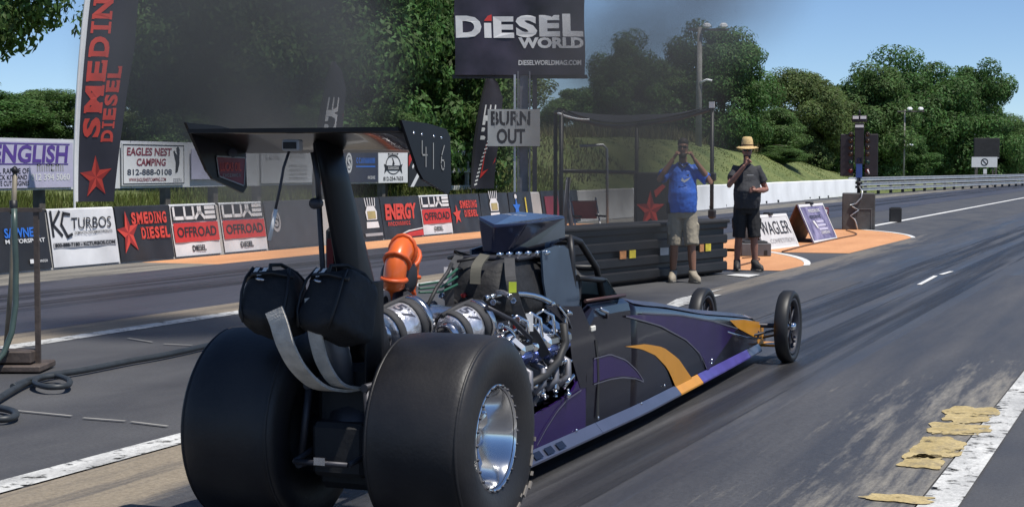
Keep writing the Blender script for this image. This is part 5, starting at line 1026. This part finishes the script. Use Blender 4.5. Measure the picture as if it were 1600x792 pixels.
for sg in (1, -1): mb = MB(); mb.tube([Mo @ Vector((sg * .043, math.cos(a) * .118, math.sin(a) * .118)) + oc for a in np.linspace(R(-110), R(190), 24)], .008, 6); ob('lashing', mb, MATS['orange_cord'], orb)
mb = MB(); mb.lathe([(-.08, .05), (-.06, .075), (.05, .075), (.06, .05), (.06, 0), ], 20, oc); mb.tube([oc + Vector((.02, -.02, -.10)), (-.16, .72, .86), (-.12, .64, .80)], .05, 12); ob('compressor_core', mb, M_BSTEEL, car)
mb = MB(); mb.tube([(-.20, .62, .90), (-.24, .70, .84), (-.20, .85, .82), (-.12, 1.0, .84)], .035, 10); mb.lathe([(-.02, .03), (-.02, .055), (.02, .055), (.02, .03)], 16, (-.16, .52, .90)); ob('wastegate_pipe', mb, M_BSTEEL, car)
mb = MB()
for k in range(3): mb.tube([cat_(655, 445 + 6 * k, -.1), cat_(690, 440 + 8 * k, -.1), cat_(715, 420 + 12 * k, -.05)], .006, 6)
ob('green_wiring', mb, mat('wire_green', (.02, .09, .06), .5), car)
mb = MB(); mb.tube([cat_(668, 478, -.05), cat_(682, 450, -.05), cat_(700, 425, -.05), cat_(706, 412, -.05)], .010, 6); ob('vent_hose', mb, M_RUB, car)
# ------------------------------------------------------------------ headrest tower, cage, cockpit
tw = [(1.92, .62, .18), (1.94, .80, .18), (1.96, .95, .175), (1.98, 1.05, .16), (1.995, 1.09, .13)]
mb = MB(); secs = []
for y, z, h in tw:
    fy = interp(z, [.62, 1.09], [2.28, 2.10]); secs.append([Vector((h - .03, y, z)), Vector((h, y + .03, z)), Vector((h, fy, z)), Vector((-h, fy, z)), Vector((-h, y + .03, z)), Vector((-h + .03, y, z))])
mb.loft(secs, smooth=False); ob('headrest_tower', mb, M_BLUE, car)
for sx in (1, -1):   # curved cowl side panel hiding the engine's front
    pts = [cat_(*p, .19) for p in ((845, 392), (868, 384), (886, 388), (894, 430), (906, 486), (856, 486), (848, 440))]; pts = [(p.y, p.z) for p in pts]
    mb = MB(); mb.prism(pts, sx * .186, sx * .196, lambda a, b, h: Vector((h, a, b))); ob('headrest_cowl', mb, M_BLUE, car)
    pts = [cs(*p) for p in ((852, 478), (906, 478), (928, 528), (930, 604), (905, 606), (892, 560), (886, 510))]
    mb = MB(); mb.prism(pts, sx * .262, sx * .270, lambda a, b, h: Vector((h, a, b))); ob('cowl_panel', mb, M_BODY, car)
mb = MB(); mb.box((.272, *cs(924, 513)), (.014, .06, .030), ch=.005); ob('side_light', mb, mat('marker_lens', (.85, .82, .72), .12), car)
mb = MB(); mb.tube([Vector((.274, *cs(870, 478))), Vector((.285, *cs(880, 495))), Vector((.276, *cs(890, 512)))], .007, 6); ob('latch', mb, M_CHR, car)
mb = MB(); mb.tube([Vector((.27, *cs(935, 482))), Vector((.285, *cs(943, 488))), Vector((.27, *cs(946, 496)))], .010, 6); ob('handle', mb, M_ALU, car)
for x in (-.17, .17):
    mb = MB(); mb.tube([(x, 2.12, .72), (x, 2.10, 1.05), (x * .8, 2.16, 1.13), (x * .8, 2.32, 1.10), (x * .95, 2.52, .95), (x, 2.60, .78)], .019, 8); ob('cage_bar', mb, M_BLK, car)
    mb = MB(); mb.tube([(x * 1.1, 2.14, .92), (x * 1.1, 2.56, .88)], .016, 8); ob('cage_bar', mb, M_BLK, car)
for y, z, h in ((2.16, 1.13, .136), (2.32, 1.10, .136), (2.52, .95, .16)): mb = MB(); mb.tube([(-h, y, z), (h, y, z)], .017, 8); ob('cage_bar', mb, M_BLK, car)
mb = MB(); mb.box((0, 2.36, .30), (.36, .5, .10), ch=.03); mb.box((0, 2.18, .62), (.36, .10, .70), Matrix.Rotation(R(-8), 3, 'X'), ch=.04); ob('seat', mb, M_BLKM, car)
for x in (-.08, .08): mb = MB(); mb.box((x, 2.25, .70), (.05, .012, .50), Matrix.Rotation(R(-8), 3, 'X')); ob('harness', mb, M_HARN, car)
mb = MB(); mb.box((0, 2.86, .48), (.46, .03, .5)); ob('dash_bulkhead', mb, M_BLK, car)
mb = MB(); mb.tube([(.245, 2.10, .80), (.25, 2.4, .795), (.25, 2.75, .785)], .010, 6); ob('cockpit_trim', mb, mat('trim_copper', (.07, .03, .025), .5), car)
# small wrap-round windscreen
mb = MB(); wsr = []
for a in np.linspace(-80, 80, 11): x = .24 * math.sin(R(a)); y = 2.66 + .20 * math.cos(R(a)); wsr.append((Vector((x, y, .765)), Vector((x * .9, y - .16, .885))))
V = [p for w2 in wsr for p in w2]; V2 = [p * 1.0 + Vector((p.x * .02, .006, 0)) for p in V]
mb.add(V + V2, [(2 * i, 2 * i + 1, 2 * i + 3, 2 * i + 2) for i in range(10)] + [(22 + 2 * i, 22 + 2 * i + 1, 22 + 2 * i + 3, 22 + 2 * i + 2) for i in range(10)] + [(2 * i + 1, 22 + 2 * i + 1, 22 + 2 * i + 3, 2 * i + 3) for i in range(10)], True); ob('windscreen', mb, mat('windscreen_tint', (.30, .38, .42), .12, 0, var=.05, trans=.55), car)
# ================================================================== PEOPLE
def ell(c, rx, ry, n=20, tilt=None):
    pts = [Vector((rx * math.cos(q), ry * math.sin(q), 0)) for q in np.linspace(0, 2 * math.pi, n, endpoint=False)]
    return [Vector(c) + p for p in pts]
def ball(mb, c, r, sc=(1, 1, 1), n=12):
    mb.loft([[Vector(c) + Vector((r * sc[0] * math.cos(v) * math.cos(u), r * sc[1] * math.cos(v) * math.sin(u), r * sc[2] * math.sin(v))) for u in np.linspace(0, 2 * math.pi, n, endpoint=False)] for v in np.linspace(-1.5, 1.5, n)])
def limb(mb, pts, rs, n=12): mb.tube(pts, rs, n)
def hand(mb, wrist, palm_dir, out_dir, curl, thumb_dir, s=1.0):
    """palm plus five bent fingers and a thumb from the side of the palm"""
    w_, d, o = Vector(wrist), Vector(palm_dir).normalized(), Vector(out_dir).normalized(); side = d.cross(o).normalized()
    pc = w_ + d * .045 * s; mb.tube([w_, pc, w_ + d * .09 * s], [.026 * s, .036 * s, .034 * s], 10, flat=.6)
    for i, ln in enumerate((.070, .080, .075, .058)):
        b = w_ + d * .085 * s + side * (i - 1.5) * .019 * s; d1 = (d * math.cos(curl) - o * math.sin(curl)); d2 = (d * math.cos(curl * 2.1) - o * math.sin(curl * 2.1))
        m1 = b + d1 * ln * .5 * s; mb.tube([b, m1, m1 + d2 * ln * .5 * s], [.0095 * s, .009 * s, .007 * s], 8)
    t = Vector(thumb_dir).normalized(); b = w_ + d * .03 * s + t * .025 * s; mb.tube([b, b + (t + d).normalized() * .035 * s, b + (t * .6 + d * 1.2).normalized() * .062 * s], [.013 * s, .011 * s, .009 * s], 8)
def remesh(o, vox, sm=4, disp=0.0):
    r_ = o.modifiers.new('r', 'REMESH'); r_.mode = 'VOXEL'; r_.voxel_size = vox; r_.use_smooth_shade = True
    s_ = o.modifiers.new('s', 'SMOOTH'); s_.iterations = sm; s_.factor = .5
    if disp:
        tx = bpy.data.textures.new('folds', 'CLOUDS'); tx.noise_scale = .10; d = o.modifiers.new('d', 'DISPLACE'); d.texture = tx; d.strength = disp; d.mid_level = .5
def person(label, loc, rz, sc, arms, belly, skin, shirt_m, short_m, shoe_m, stance, head_yaw=0.0, hat=False, hair_m=None, glasses=True, sleeve=.6):
    t = thing('person', label, 'person', loc, rz); t.scale = (sc * .85, sc * .92, sc); mb = MB()
    lx, rx_ = stance; ft = [Vector((-.13, rx_, 0)), Vector((.15, lx, 0))]      # his right foot is at -x
    hip = [Vector((-.10, .02, .92)), Vector((.10, .02, .92))]
    for i in (0, 1):
        f = ft[i]; kn = hip[i].lerp(Vector((f.x, f.y + .02, .09)), .5) + Vector((0, -.03, 0))
        limb(mb, [hip[i], hip[i].lerp(kn, .5), kn, kn.lerp(f, .35) + Vector((0, .02, 0)), Vector((f.x, f.y + .03, .10)), Vector((f.x, f.y + .03, .04))], [.098, .088, .062, .063, .042, .045])
        limb(mb, [Vector((f.x, f.y + .05, .045)), Vector((f.x, f.y - .05, .04)), Vector((f.x, f.y - .09, .035))], [.032, .03, .022])
    b = belly
    mb.loft([ell((0, .02, .86), .165, .115), ell((0, .02 - b * .2, .96), .175, .125 + b * .3), ell((0, .015 - b * .5, 1.10), .168 + b * .3, .12 + b * .6), ell((0, .01, 1.25), .175, .118 + b * .2), ell((0, .01, 1.38), .178, .105), ell((0, .02, 1.46), .13, .08), ell((0, .02, 1.50), .065, .06)])
    limb(mb, [(0, .02, 1.45), (0, .005, 1.58)], [.062, .058])
    Mh = Matrix.Rotation(head_yaw, 3, 'Z'); hc = Vector((0, -.005, 1.675))
    def H(x, y, z): return hc + Mh @ Vector((x, y, z))
    mb.loft([[H(a * math.cos(u), yo + c_ * math.sin(u), z) for u in np.linspace(0, 2 * math.pi, 16, endpoint=False)] for z, a, c_, yo in ((-.115, .035, .04, -.045), (-.10, .052, .062, -.025), (-.05, .066, .085, -.008), (.0, .073, .097, 0), (.05, .075, .10, .003), (.09, .062, .085, .005), (.115, .03, .045, .008))])
    mb.tube([H(0, -.092, .015), H(0, -.112, -.012), H(0, -.112, -.028), H(0, -.095, -.034)], [.008, .012, .015, .010], 8)      # nose
    mb.tube([H(-.045, -.083, .028), H(0, -.096, .030), H(.045, -.083, .028)], .011, 8)                                          # brow
    mb.tube([H(-.024, -.088, -.060), H(0, -.095, -.060), H(.024, -.088, -.060)], .008, 6); ball(mb, H(0, -.075, -.098), .022)     # mouth, chin
    for sx in (-1, 1): mb.loft([[H(sx * (.074 + .006 * math.cos(u)), .012 + .018 * math.cos(u) + dx, -.005 + .030 * math.sin(u)) for u in np.linspace(0, 2 * math.pi, 10, endpoint=False)] for dx in (-.004, .006)])
    sh = [Vector((-.185, .02, 1.405)), Vector((.185, .02, 1.405))]
    for i in (0, 1):
        el, wr_, pd, od, cu, td = arms[i]; el, wr_ = Vector(el), Vector(wr_)
        limb(mb, [sh[i] * 1.0 - Vector((sh[i].x * .25, 0, 0)), sh[i], sh[i].lerp(el, .5), el, el.lerp(wr_, .35), wr_], [.06, .062, .052, .043, .043, .029]); hand(mb, wr_, pd, od, cu, td, 1.05)
    body = ob('body', mb, skin, t); remesh(body, .0085, 3)
    # shirt: torso and sleeves, open hem
    mb = MB(); k = 1.0
    mb.loft([ell((0, .015 - b * .3, .87), .205, .155 + b * .4, 24), ell((0, .015 - b * .5, 1.0), .203 + b * .2, .155 + b * .65, 24), ell((0, .01 - b * .5, 1.12), .200 + b * .3, .15 + b * .7, 24), ell((0, .01, 1.27), .203, .145 + b * .25, 24), ell((0, .012, 1.38), .205, .128, 24), ell((0, .02, 1.45), .155, .10, 24), ell((0, .018, 1.495), .080, .075, 24)])
    for i in (0, 1):
        el = Vector(arms[i][0]); e = sh[i].lerp(el, sleeve); limb(mb, [sh[i] * 1.0 - Vector((sh[i].x * .35, 0, .01)), sh[i] + Vector((0, 0, .004)), sh[i].lerp(e, .5), e], [.075, .082, .080, .084])
    st = ob('shirt', mb, shirt_m, t); remesh(st, .010, 5, .022)
    mb = MB(); mb.loft([ell((0, .02, .80), .19, .14), ell((0, .018, .90), .198, .15 + b * .3), ell((0, .018, .98), .19, .145 + b * .3)])
    for i in (0, 1):
        f = ft[i]; kn = hip[i].lerp(Vector((f.x, f.y + .02, .09)), .5) + Vector((0, -.03, 0)); dn = kn + (kn - hip[i]) * .10
        limb(mb, [hip[i], hip[i].lerp(kn, .5), dn], [.115, .112, .108])
        if True: pk = hip[i].lerp(kn, .62); mb.box((pk.x + (-.10 if i == 0 else .10), pk.y, pk.z), (.04, .13, .15), ch=.01)
    so_ = ob('shorts', mb, short_m, t); remesh(so_, .010, 4, .02)
    for i in (0, 1):
        f = ft[i]; mb = MB(); yaw_ = -.25 if i == 0 else .35; Ms = Matrix.Rotation(yaw_, 3, 'Z')
        def S_(x, y, z): return f + Ms @ Vector((x, y, z))
        mb.loft([[S_(w_ * math.cos(u) , yo + ln * math.sin(u), z) for u in np.linspace(0, 2 * math.pi, 16, endpoint=False)] for z, w_, ln, yo in ((.004, .058, .155, -.055), (.035, .062, .158, -.055), (.075, .060, .145, -.045), (.105, .058, .095, .005), (.145, .056, .066, .03))])
        sh_ = ob('shoe', mb, shoe_m, t); mb = MB(); mb.loft([[S_(w_ * math.cos(u), -.045 + ln * math.sin(u), z) for u in np.linspace(0, 2 * math.pi, 16, endpoint=False)] for z, w_, ln in ((.0, .062, .162), (.024, .065, .165))]); ob('sole', mb, mat('shoe_sole', (.25, .23, .20), .8), sh_)
        mb = MB(); mb.tube([S_(0, .032, .11), S_(0, .03, .16)], .049, 12); ob('sock', mb, mat('dark_sock', (.03, .03, .03), .9), t)
    if glasses:
        mb = MB()
        for sx in (-1, 1): mb.box(H(sx * .034, -.100, .012), (.050, .012, .034), Mh, ch=.005); mb.tube([H(sx * .058, -.095, .016), H(sx * .078, 0, .012)], .004, 5)
        mb.tube([H(-.012, -.104, .014), H(.012, -.104, .014)], .004, 5); ob('sunglasses', mb, mat('dark_lens', (.01, .01, .012), .15), t)
    if hair_m:
        mb = MB(); mb.loft([[H(a * math.cos(u), yo + c_ * math.sin(u), z) for u in np.linspace(0, 2 * math.pi, 20, endpoint=False)] for z, a, c_, yo in ((.035, .079, .088, .022), (.06, .082, .104, .008), (.095, .072, .096, .006), (.12, .045, .062, .006), (.13, .015, .02, .006))]); ob('hair', mb, hair_m, t)
        mb = MB(); mb.loft([[H(a * math.cos(u), yo + c_ * math.sin(u), z) for u in np.linspace(math.pi + .35, 2 * math.pi - .35, 12)] + [H(a * .8 * math.cos(u), yo + c_ * .8 * math.sin(u), z) for u in np.linspace(2 * math.pi - .35, math.pi + .35, 12)] for z, a, c_, yo in ((-.125, .042, .062, -.035), (-.10, .060, .074, -.027), (-.065, .068, .092, -.011))]); ob('beard', mb, hair_m, t)
    if hat:
        M_ST = mat('straw', (.62, .44, .20), .8, var=.25, scale=30, bump=.5, bscale=90); mb = MB(); n = 36
        prof = ((.185, .030), (.17, .034), (.14, .048), (.112, .060), (.100, .068), (.096, .11), (.088, .165), (.070, .195), (.04, .202), (.0001, .185))
        mb.loft([[H(r_ * 1.0 * math.cos(u), r_ * 1.12 * math.sin(u), z + (.018 * abs(math.cos(u)) ** 2 if r_ > .13 else 0) - (.020 * max(0, -math.sin(u)) if .14 > z > .1 else 0)) for u in np.linspace(0, 2 * math.pi, n, endpoint=False)] for r_, z in prof], caps=False); hh = ob('straw_hat', mb, M_ST, t); so2 = hh.modifiers.new('s', 'SOLIDIFY'); so2.thickness = .006
        mb = MB(); mb.loft([[H(r_ * math.cos(u), r_ * 1.12 * math.sin(u), z) for u in np.linspace(0, 2 * math.pi, n, endpoint=False)] for r_, z in ((.100, .072), (.099, .092))], caps=False); ob('hat_band', mb, mat('band_brown', (.10, .05, .03), .8), hh)
    return t, H
SK1 = mat('skin_tan', (.27, .135, .085), .5, var=.12, scale=8); SK2 = mat('skin_ruddy', (.30, .14, .10), .5, var=.15, scale=8)
SH1 = mat('royal_blue_jersey', (.035, .145, .62), .5, var=.12, scale=5); SO1 = mat('khaki_cotton', (.33, .29, .22), .85, var=.15, scale=9, bump=.3); SE1 = mat('tan_shoe', (.30, .26, .20), .7, var=.15, scale=12)
SH2 = mat('charcoal_tee', (.035, .036, .042), .85, var=.18, scale=6); SO2 = mat('black_shorts', (.018, .018, .02), .85, var=.2); SE2 = mat('black_shoe', (.03, .028, .027), .6, var=.2)
HR = mat('dark_hair', (.02, .015, .012), .7, var=.2, scale=30)
m1 = gnd(1066, 441); rz1 = math.atan2(-m1.x, m1.y) * 1.0
p1, H1 = person('man in royal blue jersey and khaki shorts holding fingers to his ears', (m1.x, m1.y, .004), rz1 + R(6), 1.045,
    [((-.36, -.12, 1.28), (-.155, -.12, 1.535), (.50, .05, .70), (-.6, -.7, .1), .9, (.3, -.8, .3)), ((.40, -.10, 1.25), (.155, -.12, 1.53), (-.45, .05, .72), (.6, -.7, .1), .9, (-.3, -.8, .3))], .05, SK1, SH1, SO1, SE1, (-.10, .06), R(-12), False, HR, True, .78)
mb = MB(); P = Panel(p1, lambda u, v, h: Vector((u, -.166 - h + .25 * u * u, v)), .012); P.put(poly2d([(-.03, 1.31), (.0, 1.275), (.03, 1.29), (.10, 1.315), (.05, 1.27), (.0, 1.245), (-.05, 1.27)]), PW, 'chest_emblem', 2); P.put(poly2d([(.02, 1.335), (.07, 1.35), (.06, 1.32)]), PNV, 'chest_emblem', 2)
mb = MB(); mb.tube([(-.07, -.06, 1.485), (0, -.115, 1.43), (.07, -.06, 1.485)], .012, 6); ob('collar', mb, PNV, p1)
mb = MB(); mb.box((-.215, -.02, .93), (.05, .09, .14), ch=.01); ob('belt_pouch', mb, M_BLKM, p1)
m2 = gnd(1166, 424); rz2 = math.atan2(-m2.x, m2.y)
p2, H2 = person('man in straw hat and dark T-shirt drinking from a cup', (m2.x, m2.y, .012), rz2 + R(14), 1.03,
    [((-.33, -.12, 1.20), (-.12, -.30, 1.47), (.55, -.1, .55), (-.2, .9, .1), 1.0, (-.2, .3, 1)), ((.33, .0, 1.13), (.10, -.27, 1.13), (-.9, -.25, .05), (.2, -.9, .2), .7, (-.3, -.2, .9))], .10, SK2, SH2, SO2, SE2, (-.02, .10), R(-14), True, HR, True, .62)
mb = MB(); P = Panel(p2, lambda u, v, h: Vector((u, -.162 - h, v)), .012); P.put(rect2d(-.05, 1.335, .06, 1.345), PG, 'shirt_print', 2)
q = p2.matrix_basis @ Vector((-.045, -.235, 1.565)); cp = thing('drink_can', 'small pale can held to the mouth of the man in the straw hat', 'can', (q.x, q.y, q.z - .05), 0)
mb = MB(); mb.lathe([(0, 0), (0, .030), (.006, .033), (.095, .033), (.102, .029), (.102, 0)], 16, axis='z'); c0 = ob('body', mb, mat('can_brown', (.16, .08, .05), .35, .3), cp); cp.rotation_euler = (R(-50), 0, rz2 + R(20))
mb = MB(); mb.lathe([(.103, .024), (.105, .02), (.103, 0)], 12, axis='z'); ob('lid', mb, M_ALU, cp)
# ================================================================== SMOKE
def smoke(label, c, rad, dens, seed, col=(.12, .12, .125), nscale=1.6):
    mb = MB(); n = 24; mb.loft([[Vector((math.cos(v) * math.cos(u), math.cos(v) * math.sin(u), math.sin(v))) for u in np.linspace(0, 2 * math.pi, n, endpoint=False)] for v in np.linspace(-1.52, 1.52, 14)])
    o = ob('smoke', mb, None, label=label, cat='smoke', kind='stuff'); o.location = c; o.scale = rad; o.rotation_euler = (0, 0, YAW)
    m = bpy.data.materials.new('smoke'); m.use_nodes = True; nd = m.node_tree.nodes; L = m.node_tree.links; nd.remove(nd['Principled BSDF'])
    pv = nd.new('ShaderNodeVolumePrincipled'); L.new(pv.outputs[0], nd['Material Output'].inputs['Volume']); pv.inputs['Color'].default_value = (*col, 1); pv.inputs['Absorption Color'].default_value = (0, 0, 0, 1); pv.inputs['Anisotropy'].default_value = .2
    tc = nd.new('ShaderNodeTexCoord'); ln = nd.new('ShaderNodeVectorMath'); ln.operation = 'LENGTH'; L.new(tc.outputs['Object'], ln.inputs[0])
    fr = nd.new('ShaderNodeMapRange'); fr.interpolation_type = 'SMOOTHSTEP'; fr.inputs[1].default_value = .98; fr.inputs[2].default_value = .15; L.new(ln.outputs['Value'], fr.inputs[0])
    nz = nd.new('ShaderNodeTexNoise'); nz.noise_dimensions = '4D'; nz.inputs['W'].default_value = seed; nz.inputs['Scale'].default_value = nscale; nz.inputs['Detail'].default_value = 3; nz.inputs['Distortion'].default_value = .6; L.new(tc.outputs['Object'], nz.inputs['Vector'])
    nr = nd.new('ShaderNodeMapRange'); nr.inputs[1].default_value = .26; nr.inputs[2].default_value = .72; L.new(nz.outputs[0], nr.inputs[0])
    mu = nd.new('ShaderNodeMath'); mu.operation = 'MULTIPLY'; L.new(fr.outputs[0], mu.inputs[0]); L.new(nr.outputs[0], mu.inputs[1])
    m2_ = nd.new('ShaderNodeMath'); m2_.operation = 'MULTIPLY'; L.new(mu.outputs[0], m2_.inputs[0]); m2_.inputs[1].default_value = dens; L.new(m2_.outputs[0], pv.inputs['Density'])
    o.data.materials.append(m); return o
smoke('thick dark exhaust smoke rising in front of the trees above the left of the wing', far(385, 85, 15), (1.7, 1.8, 1.75), 3.0, 1.0, (.19, .20, .205))
smoke('thin grey exhaust smoke hanging between the wing and the banner wall', far(440, 300, 13), (.95, 1.4, 1.0), .8, 4.0, (.3, .29, .28))
smoke('drifting dark smoke in front of the canopy frame and the trees beside the billboard', far(965, 190, 17), (1.45, 1.8, 1.9), 1.9, 7.0, (.15, .15, .15))
smoke('faint smoke drifting across the sky right of the billboard', far(1060, -10, 18), (1.7, 1.6, 1.2), 1.3, 9.0, (.24, .25, .27))
